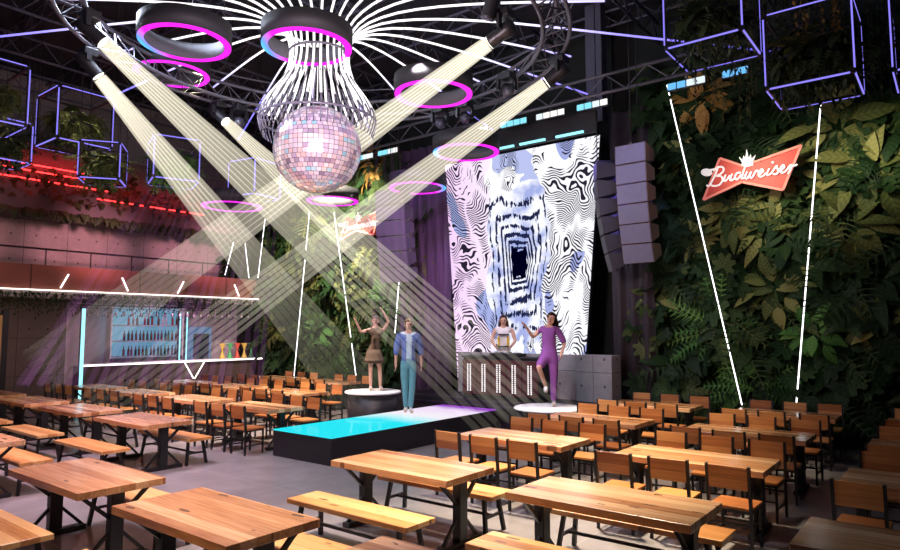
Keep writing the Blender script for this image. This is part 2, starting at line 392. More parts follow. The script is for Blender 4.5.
# ------------------------------------------------------------------ runway, podiums, stage
t = thing('runway', 'black catwalk with glowing cyan to white top, man standing on it', 'runway', (-9.08, 7.45, 0))
MB().box((0, 2.45, .225), (1.55, 4.9, .45), ch=.01).build('body', plain('runway_black_cladding', (.016, .014, .018), .45), t)
MB().box((0, 2.45, .46), (1.55, 4.9, .02)).build('glowing_top', RUNWAY, t)
def podium(x, y, lab, sc=(1, 1, 1)):
    t = thing('podium', lab, 'podium', (x, y, 0)); t.scale = sc
    MB().lathe([(.58, 0), (.60, .04), (.60, .76)], 48).build('drum', plain('podium_black', (.02, .016, .022), .5), t)
    MB().lathe([(.66, .755), (.67, .765), (.67, .79), (.66, .80)], 48).build('top', WHITE, t)
podium(-6.6, 11.72, 'round white-topped black podium beside the DJ booth, dancer in violet on it', (1.06, 1.06, .875))
podium(-11.1, 11.25, 'round white-topped black podium behind the runway, dancer in brown on it')
st = thing('stage', 'low black stage platform under the DJ booth and screen', 'stage', (-8.72, 13.33, 0))
MB().box((0, 0, .32), (5.6, 1.66, .64), ch=.01).build('deck', plain('stage_black', (.015, .013, .018), .4), st)
MB().box((0, -.845, .5), (5.5, .03, .05)).build('front_trim', plain('stage_trim', (.05, .04, .06), .35, .4), st)

t = thing('dj_booth', 'dark red-brown timber DJ booth with five pairs of white light bars', 'DJ booth', (-8.45, 12.72, .64))
MB().box((0, .25, .48), (2.1, .5, .96), ch=.01).build('body', BLACK, t)
def mk_maho():
    q = NT('mahogany_panels'); o = q.obj(); x, y, z = q.xyz(o)
    f = q.noise(q.vec(q.math('MULTIPLY', x, 2.0), y, q.math('MULTIPLY', z, 18.0)), 2.5, 4)
    return q.bsdf(q.ramp(f, [(.3, (.035, .009, .012)), (.7, (.10, .024, .026))]), .4)
MAHO = mk_maho()
for i in range(5): MB().box((-.84+i*.42-.02, -.012, .5), (.40, .03, .82), ch=.006).build('front_panel', MAHO, t)
MB().box((0, .25, .975), (2.16, .56, .035), ch=.006).build('top', BLACK, t)
for i in range(5):
    for k in (-1, 1):
        m = MB()
        for j in range(14): m.box((-.86+i*.42+k*.038, -.034, .18+j*.047), (.028, .014, .034))
        m.build('light_bar', glow('booth_led', (1, .96, .97), 1.15), t)
t = thing('dj_mixer', 'black DJ controller lying on the booth top before the woman', 'mixer', (-8.35, 12.92, .64+.993))
MB().box((0, 0, .035), (.8, .34, .07), ch=.008).build('body', BLACK, t)
for s in (-1, 1): MB().lathe([(.12, .07), (.12, .085), (.1, .09), (0, .09)], 24, (s*.24, 0, 0)).build('jog_wheel', plain('jog_grey', (.12, .12, .13), .35, .5), t)
m = MB()
for i in range(4): m.box((-.06+i*.04, -.05, .08), (.012, .09, .02))
m.build('fader', plain('fader_grey', (.3, .3, .3), .4), t)
struct('wall_stage', MB().box((-8.65, 13.75, 1.16), (3.5, .12, 1.03)), CONCB, 'low grey concrete wall behind the DJ booth')
struct('pillar', MB().box((-6.45, 13.72, 1.165), (.86, .5, 1.04), ch=.01), CONCB, 'grey concrete block at the right end of the stage')

# LED screen
SY = 14.05
def scr_quad():
    a, b, c, d = atY(445, 165, SY), atY(600, 135, SY), atY(583, 395, SY), atY(458.5, 395, SY)
    zt = (a.z+b.z)/2; a.z = b.z = zt; c.z = d.z = .66
    return [d, c, b, a]
q = scr_quad()
t = thing('led_screen', 'tall LED screen showing swirling black and white tunnel pattern', 'screen', (-8.8, SY, .64))
O = Vector((-8.8, SY, .64)); mb = MB(); mb.add([p-O for p in q], [(0, 1, 2, 3)])
so = mb.build('display', SCREEN, t); uvl = so.data.uv_layers.new(name='UVMap')
for lp in so.data.loops: uvl.data[lp.index].uv = [(0, 0), (1, 0), (1, 1), (0, 1)][lp.vertex_index]
mb = MB(); P = [p-O for p in q]; dy = Vector((0, .02, 0)); dz = Vector((0, .14, 0))
mb.add([p+dy for p in P]+[p+dz for p in P], [(0, 1, 2, 3), (7, 6, 5, 4), (0, 4, 5, 1), (1, 5, 6, 2), (2, 6, 7, 3), (3, 7, 4, 0)]); mb.build('cabinet', BLACK, t)

# drapes either side of the screen
def drape(name, x0, x1, y, z0, z1, mat, lab, amp=.07, wl=.32):
    n = int((x1-x0)/.05); vs = []; fs = []
    for i in range(n+1):
        x = x0+(x1-x0)*i/n; yy = y+amp*math.sin(2*PI*x/wl)+.02*math.sin(x*7.3)
        vs += [(x, yy, z0), (x, yy, z1), (x, yy+.015, z0), (x, yy+.015, z1)]
    for i in range(n): a = 4*i; b = a+4; fs += [(a, b, b+1, a+1), (a+2, a+3, b+3, b+2), (a, a+2, b+2, b), (a+1, b+1, b+3, a+3)]
    o = MB().add(vs, fs, True).build(name, mat); tag(o, lab, 'curtain')
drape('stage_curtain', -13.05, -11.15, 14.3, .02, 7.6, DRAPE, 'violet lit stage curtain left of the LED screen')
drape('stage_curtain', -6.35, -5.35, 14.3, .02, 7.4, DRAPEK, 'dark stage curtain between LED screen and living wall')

# ------------------------------------------------------------------ people
def skin(name, nodes, edges, mat, parent, root=0, sub=2, cut=None):
    me = bpy.data.meshes.new(name); me.from_pydata([n[0] for n in nodes], edges, [])
    o = link_mesh(name, me, parent)
    md = o.modifiers.new('skin', 'SKIN'); md.use_smooth_shade = True
    for i, n in enumerate(nodes):
        sv = me.skin_vertices[0].data[i]; sv.radius = n[1] if isinstance(n[1], tuple) else (n[1], n[1]); sv.use_root = (i == root)
    ss = o.modifiers.new('sub', 'SUBSURF'); ss.levels = sub; ss.render_levels = sub
    dg = bpy.context.evaluated_depsgraph_get(); dg.update()
    nm = bpy.data.meshes.new_from_object(o.evaluated_get(dg)); o.modifiers.clear(); o.data = nm
    nm.materials.clear(); nm.materials.append(mat)
    if cut:
        bm = bmesh.new(); bm.from_mesh(nm)
        bmesh.ops.delete(bm, geom=[f for f in bm.faces if cut(f.calc_center_median())], context='FACES'); bm.to_mesh(nm); bm.free()
    for p in nm.polygons: p.use_smooth = True
    return o
def ellip(mb, c, r, n=16, m=10, keep=None):
    C = Vector(c); vs = []; fs = []
    for i in range(m+1):
        th = PI*i/m
        for k in range(n): a = 2*PI*k/n; vs.append(C+Vector((r[0]*math.sin(th)*math.cos(a), r[1]*math.sin(th)*math.sin(a), r[2]*math.cos(th))))
    for i in range(m):
        for k in range(n):
            f = (i*n+k, (i+1)*n+k, (i+1)*n+(k+1) % n, i*n+(k+1) % n)
            if keep is None or keep(sum((vs[j] for j in f), Vector())/4): fs.append(f)
    return mb.add(vs, fs, True)
def cloth(name, c, c2=None):
    q = NT(name); o = q.obj(); return q.bsdf(q.mix(q.noise(o, 14, 4), c, c2 or tuple(x*.7 for x in c)), .8, 0, .2)
def body_graph(J, female):
    k = .9 if female else 1
    N = []; E = []; I = {}
    def nd(key, p, r, par=None):
        I[key] = len(N); N.append((tuple(p), r))
        if par is not None: E.append((I[par], I[key]))
    V = Vector
    nd('pelvis', J['pelvis'], (.145, .11)); nd('waist', J['waist'], (.125*k, .095*k), 'pelvis'); nd('chest', J['chest'], (.155*k, .11*k), 'waist')
    nd('collar', J['collar'], (.085, .07), 'chest'); nd('neck', J['neck'], (.05*k, .052*k), 'collar')
    h = V(J['head']); up = (h-V(J['neck'])).normalized()
    nd('jaw', h-up*.045, (.062, .072), 'neck'); nd('head', h+up*.03, (.074, .092), 'jaw'); nd('crown', h+up*.105, (.048, .06), 'head')
    for s in 'lr':
        nd('sh'+s, J['sh'+s], .058*k, 'collar'); nd('el'+s, J['el'+s], .042*k, 'sh'+s); nd('wr'+s, J['wr'+s], .027*k, 'el'+s)
        d = (V(J['wr'+s])-V(J['el'+s])).normalized(); pm = V(J['wr'+s])+d*.055; nd('pm'+s, pm, (.034*k, .018), 'wr'+s)
        sd = d.cross(V((1, 0, 0)) if abs(d.x) < .8 else V((0, 0, 1))).normalized()
        nrm = d.cross(sd)
        for i, L in enumerate((.07, .085, .08, .062)):
            b = pm+d*.035+sd*(.024-.016*i); nd(f'f{s}{i}', b, .0095, 'pm'+s); nd(f'g{s}{i}', b+d*L*.55+nrm*.006, .0085, f'f{s}{i}'); nd(f'h{s}{i}', b+d*L*.9+nrm*.022, .007, f'g{s}{i}')
        nd('th'+s, pm-d*.015+sd*.035, .011, 'wr'+s); nd('ti'+s, pm+d*.035+sd*.055+nrm*.01, .009, 'th'+s)
        nd('hip'+s, J['hip'+s], .092, 'pelvis'); nd('kn'+s, J['kn'+s], .058*k, 'hip'+s); nd('calf'+s, V(J['kn'+s]).lerp(V(J['an'+s]), .3), .054*k, 'kn'+s)
        nd('an'+s, J['an'+s], .035, 'calf'+s); nd('toe'+s, J['toe'+s], (.036, .028), 'an'+s)
    return N, E, I
def dress(o, mat, f):
    o.data.materials.append(mat)
    for p in o.data.polygons:
        if f(p.center): p.material_index = 1
def grow(N, add): return [(p, tuple(a+add for a in (r if isinstance(r, tuple) else (r, r)))) for p, r in N]
def sub_graph(N, E, I, keys, add, over=None):
    ids = [I[k] for k in keys]; mp = {i: j for j, i in enumerate(ids)}; over = over or {}
    nn = [(over.get(k, N[I[k]][0]), tuple(a+add for a in (N[I[k]][1] if isinstance(N[I[k]][1], tuple) else (N[I[k]][1],)*2))) for k in keys]
    return nn, [(mp[a], mp[b]) for a, b in E if a in mp and b in mp]
SKIN = cloth('skin', (.62, .36, .27), (.55, .31, .23))
def face(parent, h, fwd, up, sc=1.0):
    fwd = Vector(fwd).normalized(); up = Vector(up).normalized(); rt = fwd.cross(up); h = Vector(h)
    for s in (-1, 1):
        m = MB(); ellip(m, h+fwd*.088+rt*s*.032+up*.028, (.013, .013, .009), 10, 6); m.build('eye', plain('eye_dark', (.03, .02, .02), .2), parent)
        m = MB(); ellip(m, h+rt*s*.078+up*.01-fwd*.01, (.012, .02, .03), 10, 6); m.build('ear', SKIN, parent)
    m = MB(); m.tube([h+fwd*.085+up*.03, h+fwd*.105-up*.008, h+fwd*.09-up*.018], [.008, .015, .008], 8); m.build('nose', SKIN, parent)
    m = MB(); ellip(m, h+fwd*.078-up*.045, (.026, .012, .008), 10, 6); m.build('mouth', plain('lips', (.4, .13, .12), .5), parent)

STD = dict(pelvis=(0, 0, .96), waist=(0, .01, 1.14), chest=(0, 0, 1.34), collar=(0, .01, 1.49), neck=(0, 0, 1.56), head=(0, -.015, 1.66),
           shl=(.19, .01, 1.46), ell=(.245, .03, 1.17), wrl=(.26, -.05, .94), shr=(-.19, .01, 1.46), elr=(-.245, .03, 1.17), wrr=(-.26, -.05, .94),
           hipl=(.085, 0, .90), knl=(.085, -.02, .50), anl=(.075, .03, .09), toel=(.085, -.12, .035),
           hipr=(-.085, 0, .90), knr=(-.085, -.02, .50), anr=(-.075, .03, .09), toer=(-.085, -.12, .035))
# man on the runway
J = dict(STD, knl=(.075, -.04, .50), anl=(.045, -.05, .09), toel=(.06, -.21, .035), knr=(-.07, .0, .5), anr=(-.04, .07, .09), toer=(-.07, -.07, .035),
         ell=(.265, .05, 1.18), wrl=(.275, .02, .95), elr=(-.255, .06, 1.18), wrr=(-.26, .03, .95))
man = thing('person', 'man in open blue denim jacket and teal jeans standing on the glowing runway', 'person', (-9.42, 10.62, .47), math.radians(47))
TEAL = cloth('teal_denim', (.16, .36, .42), (.10, .25, .31)); PALE = cloth('pale_blue_cotton', (.55, .68, .80), (.45, .58, .72))
N, E, I = body_graph(J, False); o = skin('body', N, E, SKIN, man); dress(o, PALE, lambda c: .98 < c.z < 1.47 and abs(c.x) < .19); dress(o, TEAL, lambda c: False)
for p in o.data.polygons:
    if .12 < p.center.z <= .98 and abs(p.center.x) < .19: p.material_index = 2
nn, ee = sub_graph(N, E, I, ['pelvis', 'waist', 'hipl', 'knl', 'calfl', 'anl', 'hipr', 'knr', 'calfr', 'anr'], .016, {'waist': (0, .006, 1.06)})
skin('jeans', nn, ee, TEAL, man)
nn, ee = sub_graph(N, E, I, ['pelvis', 'waist', 'chest', 'collar', 'shl', 'shr'], .014)
skin('shirt', nn, ee, PALE, man)
nn, ee = sub_graph(N, E, I, ['waist', 'pelvis', 'chest', 'collar', 'shl', 'ell', 'shr', 'elr'], .03)
i0 = [k for k, n_ in enumerate(nn)]
nn += [(tuple(Vector(J['ell']).lerp(Vector(J['wrl']), .45)), (.055, .055)), (tuple(Vector(J['elr']).lerp(Vector(J['wrr']), .45)), (.055, .055))]; ee += [(5, 8), (7, 9)]
skin('jacket', nn, ee, cloth('blue_denim', (.10, .16, .44), (.07, .11, .32)), man, sub=3, cut=lambda c: abs(c.x) < .062 and c.y < -.02 and c.z < 1.52)
for s in 'lr':
    nn, ee = sub_graph(N, E, I, ['an'+s, 'toe'+s], .012); skin('shoe', nn, ee, plain('pale_trainer', (.6, .58, .55), .6), man)
face(man, J['head'], (0, -1, 0), (0, 0, 1))
m = MB(); ellip(m, (0, .005, 1.705), (.088, .108, .098), 24, 16, keep=lambda c: c.z > 1.735 or (c.y > .0 and c.z > 1.62) or (c.y > -.045 and abs(c.x) > .06 and c.z > 1.69)); m.build('hair', cloth('light_brown_hair', (.30, .19, .11), (.2, .12, .07)), man)
man.scale = (1.03, 1.03, 1.13)

# DJ behind the booth
J = dict(STD, ell=(.26, -.10, 1.22), wrl=(.17, -.29, 1.10), elr=(-.26, -.10, 1.22), wrr=(-.17, -.29, 1.10), head=(0, -.05, 1.655), neck=(0, -.01, 1.56))
dj = thing('person', 'woman DJ with long dark hair and white and yellow top behind the booth', 'person', (-8.80, 13.42, .64), math.radians(32))
WTOP = cloth('white_top', (.8, .78, .78), (.7, .66, .7))
N, E, I = body_graph(J, True); dress(skin('body', N, E, SKIN, dj), WTOP, lambda c: .9 < c.z < 1.47 and abs(c.x) < .17 and c.y > -.2)
nn, ee = sub_graph(N, E, I, ['pelvis', 'hipl', 'knl', 'calfl', 'anl', 'hipr', 'knr', 'calfr', 'anr'], .012); skin('trousers', nn, ee, cloth('black_trousers', (.02, .02, .025)), dj)
nn, ee = sub_graph(N, E, I, ['pelvis', 'waist', 'chest', 'collar', 'shl', 'shr'], .022); skin('top', nn, ee, WTOP, dj)
m = MB()
for s in (-1, 1): m.box((s*.105, -.075, 1.2), (.05, .11, .22), ch=.02)
m.build('yellow_panel', cloth('yellow_cloth', (.75, .48, .05)), dj)
for z_ in (1.36, 1.1): MB().box((0, -.135, z_), (.24, .03, .03), ch=.008).build('black_strap', BLACK, dj)
face(dj, J['head'], (0, -1, -.15), (0, -.15, 1))
m = MB(); ellip(m, (0, -.01, 1.695), (.092, .112, .105), 24, 16, keep=lambda c: c.z > 1.735 or c.y > .0 or (abs(c.x) > .06 and c.y > -.06))
m.tube([(0, .06, 1.70), (0, .10, 1.56), (0, .10, 1.36)], [.09, .10, .05], 14); m.tube([(.075, 0, 1.68), (.09, .0, 1.55), (.09, -.04, 1.38)], [.03, .035, .015], 10); m.tube([(-.075, 0, 1.68), (-.09, .0, 1.55), (-.09, -.04, 1.38)], [.03, .035, .015], 10)
m.build('hair', cloth('dark_brown_hair', (.05, .022, .018)), dj); dj.scale = (1.1,)*3

# dancer in violet on the podium by the booth: one leg lifted, one arm stretched out
J = dict(STD, shl=(.18, .01, 1.45), ell=(.30, .0, 1.20), wrl=(.22, -.06, .98), shr=(-.18, .01, 1.45), elr=(-.30, -.10, 1.32), wrr=(-.42, -.22, 1.50),
         knr=(-.20, -.30, .76), anr=(-.07, -.16, .40), toer=(-.07, -.26, .29), hipr=(-.09, -.02, .9), head=(.05, -.05, 1.67), neck=(.02, 0, 1.56))
d1 = thing('person', 'dancer in violet costume with one knee raised on podium beside the DJ booth', 'person', (-6.62, 11.78, .702), math.radians(30))
VIOLET = cloth('violet_satin', (.28, .09, .34), (.19, .06, .25))
N, E, I = body_graph(J, True); dress(skin('body', N, E, SKIN, d1), VIOLET, lambda c: .7 < c.z < 1.48 and abs(c.x) < .20 and c.y > -.22)
nn, ee = sub_graph(N, E, I, ['pelvis', 'waist', 'chest', 'collar', 'shl', 'ell', 'shr', 'hipl', 'knl', 'calfl', 'anl', 'hipr', 'knr'], .022)
skin('bodysuit', nn, ee, VIOLET, d1)
face(d1, J['head'], (-.3, -1, 0), (0, 0, 1))
m = MB(); ellip(m, (.06, -.03, 1.705), (.094, .112, .105), 24, 16, keep=lambda c: c.z > 1.74 or c.y > -.02 or c.x > .12)
m.tube([(.08, .06, 1.70), (.11, .12, 1.56), (.13, .10, 1.36)], [.08, .09, .03], 14); m.build('hair', cloth('dark_hair', (.04, .02, .015)), d1); d1.scale = (1.06,)*3
for s in 'lr':
    nn, ee = sub_graph(N, E, I, ['an'+s, 'toe'+s], .01); skin('shoe', nn, ee, plain('silver_shoe', (.6, .58, .6), .3, .4), d1)
# dancer in brown on the podium behind the runway: arms raised, body leaning
J = dict(STD, waist=(.03, .02, 1.14), chest=(.05, .02, 1.33), collar=(.04, .02, 1.47), neck=(.03, .01, 1.55), head=(.02, -.01, 1.65),
         shl=(.22, .02, 1.44), ell=(.34, -.02, 1.66), wrl=(.22, -.05, 1.86), shr=(-.14, .02, 1.44), elr=(-.33, -.03, 1.40), wrr=(-.42, -.10, 1.60),
         knl=(.13, -.10, .50), anl=(.15, .02, .09), toel=(.18, -.12, .035))
d2 = thing('person', 'dancer in brown dress with raised arms on podium behind the runway', 'person', (-11.12, 11.3, .80), math.radians(48))
BROWN = cloth('brown_silk', (.15, .10, .065), (.10, .065, .04))
N, E, I = body_graph(J, True); dress(skin('body', N, E, SKIN, d2), BROWN, lambda c: .8 < c.z < 1.46 and abs(c.x) < .2)
nn, ee = sub_graph(N, E, I, ['waist', 'pelvis', 'chest', 'collar', 'shl', 'shr', 'hipl', 'hipr'], .036)
skin('dress', nn, ee, BROWN, d2)
m = MB(); m.lathe([(.165, .98), (.20, .85), (.25, .66), (.255, .655), (.19, .86), (.15, .98)], 28, closed=True); m.build('skirt', cloth('brown_silk_skirt', (.15, .10, .065), (.10, .065, .04)), d2)
face(d2, J['head'], (-.2, -1, 0), (0, 0, 1))
m = MB(); ellip(m, (.025, .005, 1.69), (.092, .11, .102), 24, 16, keep=lambda c: c.z > 1.72 or c.y > -.02); m.tube([(.03, .07, 1.68), (.03, .13, 1.55), (.04, .14, 1.38)], [.07, .08, .03], 12)
m.build('hair', cloth('mauve_brown_hair', (.10, .045, .06)), d2)
for s in 'lr':
    nn, ee = sub_graph(N, E, I, ['an'+s, 'toe'+s], .01); skin('shoe', nn, ee, plain('pale_shoe', (.6, .56, .52), .4), d2)

# ------------------------------------------------------------------ flower of LED tubes and mirror ball
AX = Vector((-8.54, 7.26, 0))
fl = thing('led_flower_chandelier', 'huge trumpet shaped chandelier of white LED tubes spreading over ceiling', 'chandelier', (AX.x, AX.y, 0))
PROF = [(.95, 6.02), (.86, 6.18), (.76, 6.32), (.62, 6.52), (.53, 6.76), (.50, 6.98), (.52, 7.2), (.62, 7.42), (.86, 7.62), (1.35, 7.80), (2.1, 7.92), (3.1, 7.99), (4.2, 8.02)]
def smooth_path(P, sub=3):
    out = []; P = [Vector(p) for p in P]
    for i in range(len(P)-1):
        a, b, c, d = P[max(i-1, 0)], P[i], P[i+1], P[min(i+2, len(P)-1)]
        for k in range(sub):
            s = k/sub; out.append(.5*((2*b)+(c-a)*s+(2*a-5*b+4*c-d)*s*s+(3*b-a-3*c+d)*s**3))
    return out+[P[-1]]
NT_ = 28
for i in range(NT_):
    a = 2*PI*i/NT_; end = (9.4, 5.4, 7.4, 5.0)[i % 4]
    pf = smooth_path([Vector((r*math.cos(a), r*math.sin(a), z)) for r, z in PROF]+[Vector((end*math.cos(a), end*math.sin(a), 8.04))], 2)
    MB().tube(pf, .02, 6).build('led_tube', FLOWER, fl)
    q_ = a+PI/NT_
    for da in (0, PI/NT_):
        MB().tube(smooth_path([Vector((r*math.cos(a+da), r*math.sin(a+da), z)) for r, z in ((.93, 5.55), (.99, 5.72), (1.0, 5.88), (.945, 6.03), (.85, 6.19), (.72, 6.37), (.6, 6.58))], 2), .012, 5).build('rib', DARKSTEEL, fl)
for r, z in ((.985, 5.80), (.51, 7.0), (4.4, 8.06)):
    MB().tube([(r*math.cos(2*PI*k/64)*1.02, r*math.sin(2*PI*k/64)*1.02, z+.03) for k in range(64)], .02, 6, closed=True).build('hoop', DARKSTEEL, fl)
for i in range(4):
    a = PI/4+i*PI/2; MB().tube([(4.4*math.cos(a), 4.4*math.sin(a), 8.05), (4.4*math.cos(a), 4.4*math.sin(a), 10.3)], .012, 5).build('hanger', METAL, fl)

bl = thing('mirror_ball', 'big mirror ball hanging in the mouth of the LED chandelier', 'mirror ball', tuple(atD(317.5, 150, 11.1)))
mb = MB(); tints = []; R = .735; rows = 30
for i in range(rows):
    t0, t1 = PI*i/rows, PI*(i+1)/rows; n = max(6, int(56*math.sin((t0+t1)/2)))
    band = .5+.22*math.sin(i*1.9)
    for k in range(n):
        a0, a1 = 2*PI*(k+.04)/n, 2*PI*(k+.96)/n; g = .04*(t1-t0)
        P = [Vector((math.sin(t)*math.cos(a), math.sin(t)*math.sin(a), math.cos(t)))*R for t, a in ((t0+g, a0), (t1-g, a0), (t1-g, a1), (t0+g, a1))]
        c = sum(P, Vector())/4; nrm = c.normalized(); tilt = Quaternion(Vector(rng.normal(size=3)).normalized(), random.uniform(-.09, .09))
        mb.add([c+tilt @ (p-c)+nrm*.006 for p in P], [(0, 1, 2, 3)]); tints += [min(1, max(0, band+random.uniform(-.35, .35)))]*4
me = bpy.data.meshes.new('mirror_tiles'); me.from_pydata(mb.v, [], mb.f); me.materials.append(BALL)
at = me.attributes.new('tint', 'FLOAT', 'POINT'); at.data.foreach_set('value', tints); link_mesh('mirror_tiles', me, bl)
m = MB(); ellip(m, (0, 0, 0), (R-.012,)*3, 32, 20); m.build('core', BLACK, bl)
m = MB(); m.lathe([(.09, R-.02), (.09, R+.06), (.02, R+.08)], 16); m.build('cap', METAL, bl)
bz = bl.location.z; MB().tube([(0, 0, R+.05), (0, 0, 10.3-bz)], .012, 6).build('cable', METAL, bl)

RINGS = [('ring of light nearest the camera, above the mirror ball', (307, 48), 90, RINGL), ('upper ring of the pair at upper left, blue ended', (185, 44), 89, RINGL),
         ('lower ring of the pair at upper left', (172, 75), 72, RINGM), ('ring between mirror ball and right-hand beams', (433.5, 95), 79, RINGM),
         ('ring over the top of the LED screen', (466, 153), 67, RINGL), ('cyan ended ring before the violet curtain', (417.5, 188.5), 58, RINGR),
         ('ring just below the mirror ball', (332.5, 201.5), 52, RINGM), ('lowest ring, before the balcony corner', (232, 207), 59, RINGM)]
for lab, px, w, mt in RINGS:
    p = atD(*px, FPX*1.5/w); t = thing('ring_light', 'black hoop lamp glowing magenta, '+lab, 'ring light', tuple(p), 0, 'magenta ring lights')
    MB().lathe([(.75, .012), (.75, .34), (.735, .34), (.735, .02)], 64, closed=True).build('outer_band', BLACK, t)
    MB().lathe([(.62, .012), (.62, .26), (.635, .26), (.635, .012)], 64, closed=True).build('inner_band', plain('ring_inner_grey', (.07, .07, .08), .8), t)
    MB().lathe([(.632, 0), (.738, 0), (.738, .018), (.632, .018)], 64, closed=True).build('light_strip', mt, t)
    for k in range(3):
        a = 2*PI*k/3+.4; MB().tube([(.742*math.cos(a), .742*math.sin(a), .33), (.742*math.cos(a), .742*math.sin(a), 10.3-p.z)], .005, 4).build('cable', METAL, t)

# ------------------------------------------------------------------ circular truss with moving heads
TC = Vector((-8.5, 7.4, 7.25)); TR = 4.2
t = thing('circular_truss', 'dark circular lighting truss ring carrying the moving head lamps', 'truss', tuple(TC))
for r, z in ((TR, 0), (TR-.45, 0), (TR-.22, .4)):
    MB().tube([(r*math.cos(2*PI*k/80), r*math.sin(2*PI*k/80), z) for k in range(80)], .035, 8, closed=True).build('chord', DARKSTEEL, t)
pol = lambda r, an, z: (r*math.cos(an), r*math.sin(an), z)
for (r0, z0), (r1, z1) in (((TR, 0), (TR-.45, 0)), ((TR, 0), (TR-.22, .4)), ((TR-.45, 0), (TR-.22, .4))):
    MB().tube([pol(*((r0, PI*k/44, z0) if k % 2 else (r1, PI*k/44, z1))) for k in range(88)], .016, 5, closed=True).build('lattice', DARKSTEEL, t)
for k in range(6):
    a = 2*PI*k/6+.3; MB().tube([((TR-.22)*math.cos(a), (TR-.22)*math.sin(a), .4), ((TR-.22)*math.cos(a), (TR-.22)*math.sin(a), 3.05)], .01, 4).build('hanger', METAL, t)
LENS = glow('lamp_lens', (1, .96, .85), 3); LENSD = plain('unlit_lens', (.05, .05, .07), .1)
def moving_head(p, target, lab, lit=True, zt=None):
    """p: lens position; body hangs from the truss above it"""
    d = (Vector(target)-p).normalized(); t = thing('moving_head_lamp', lab, 'stage lamp', tuple(p-d*.28), 0, 'moving head lamps')
    base = TC.z-.04-(p.z-d.z*.28) if zt is None else zt-(p.z-d.z*.28)
    MB().box((0, 0, base-.08), (.30, .24, .14), ch=.02).build('base', METAL, t)
    MB().bar((0, 0, base-.02), (0, 0, base+.06), .05).build('clamp', METAL, t)
    sd = d.cross(Vector((0, 0, 1))).normalized()
    for s in (-1, 1): MB().bar(sd*s*.16+Vector((0, 0, base-.12)), sd*s*.16, .05, .08).build('yoke_arm', METAL, t)
    q = d.to_track_quat('Z', 'Y'); m = MB().lathe([(.06, -.2), (.115, -.17), (.125, -.05), (.105, .05), (.115, .24), (.115, .26)], 20)
    m.v = [tuple(q @ Vector(v)) for v in m.v]; m.build('head', METAL, t)
    m = MB().lathe([(.0, .262), (.105, .262), (.11, .268), (0, .275)], 20); m.v = [tuple(q @ Vector(v)) for v in m.v]; m.build('lens', LENS if lit else LENSD, t)
    return d
def on_truss(px, r=TR-.2, zl=6.72):
    d = ray(*px); return CAM+d*((zl-CAM.z)/d.z)
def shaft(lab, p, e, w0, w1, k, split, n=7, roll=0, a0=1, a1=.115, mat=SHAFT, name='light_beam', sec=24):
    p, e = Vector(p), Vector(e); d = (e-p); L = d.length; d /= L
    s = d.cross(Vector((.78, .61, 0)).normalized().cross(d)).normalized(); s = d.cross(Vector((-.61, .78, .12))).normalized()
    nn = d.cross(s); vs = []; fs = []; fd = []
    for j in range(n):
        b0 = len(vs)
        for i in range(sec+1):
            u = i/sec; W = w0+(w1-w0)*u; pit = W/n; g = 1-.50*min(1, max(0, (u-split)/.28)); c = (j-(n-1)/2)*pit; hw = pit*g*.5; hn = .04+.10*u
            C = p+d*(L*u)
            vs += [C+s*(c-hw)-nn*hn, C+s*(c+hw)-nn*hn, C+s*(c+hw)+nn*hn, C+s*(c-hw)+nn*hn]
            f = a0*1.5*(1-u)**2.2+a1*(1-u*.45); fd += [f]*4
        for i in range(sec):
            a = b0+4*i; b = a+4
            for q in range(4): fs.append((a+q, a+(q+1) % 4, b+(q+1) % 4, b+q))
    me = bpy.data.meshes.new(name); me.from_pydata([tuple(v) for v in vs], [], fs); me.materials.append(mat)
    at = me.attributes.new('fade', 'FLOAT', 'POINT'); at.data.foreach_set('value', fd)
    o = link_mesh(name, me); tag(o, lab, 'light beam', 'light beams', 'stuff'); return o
def gz(x, y, z): d = ray(x, y); return CAM+d*((z-CAM.z)/d.z)
BEAMS = [((104, 43), atD(505, 418, 12.5), 'upper of the two lamps at the left end of the round truss', 'cream light beam from the upper left lamp down to the runway end'),
         ((99, 77), atD(362, 396, 14), 'lower of the two lamps at the left end of the round truss', 'cream light beam from the lower left lamp down past the runway man'),
         ((226, 122), atD(590, 460, 11.5), 'lamp on the round truss left of the mirror ball', 'cream light beam crossing in front of the standing man'),
         ((489, 43), atD(40, 370, 16), 'higher lit lamp at right end of the round truss', 'cream light beam from upper right lamp across the mirror ball'),
         ((546, 83), atD(90, 420, 15), 'lower lit lamp at right end of the round truss', 'cream light beam from lower right lamp under the mirror ball')]
for px, e, lab, blab in BEAMS:
    zl = 6.74; dd = ray(*px); p = CAM+dd*((zl-CAM.z)/dd.z)
    # keep the lamp under the truss ring
    h = Vector((p.x-TC.x, p.y-TC.y, 0)); 
    moving_head(p, e, 'black moving head, '+lab)
    shaft(blab, p+(Vector(e)-p).normalized()*.02, e, .22, 1.25, .45, .3)
for px, lab in (((508, 92), 'dark moving head on the round truss between the two lit right lamps'), ((441, 124), 'round unlit lamp under truss near top left of screen'), ((466, 119), 'round unlit lamp under truss above the LED screen'), ((240, 123), 'round unlit lamp beside the lit lamp left of mirror ball')):
    p = gz(px[0], px[1], 6.74); moving_head(p, CAM+Vector((0, 2, -1)), lab, False)
for px, lab in (((487, 20), 'upper dark moving head at the top right of the round truss'),):
    p = gz(px[0], px[1], 7.0); moving_head(p, (-8, 8, 0), lab, False, 7.45)
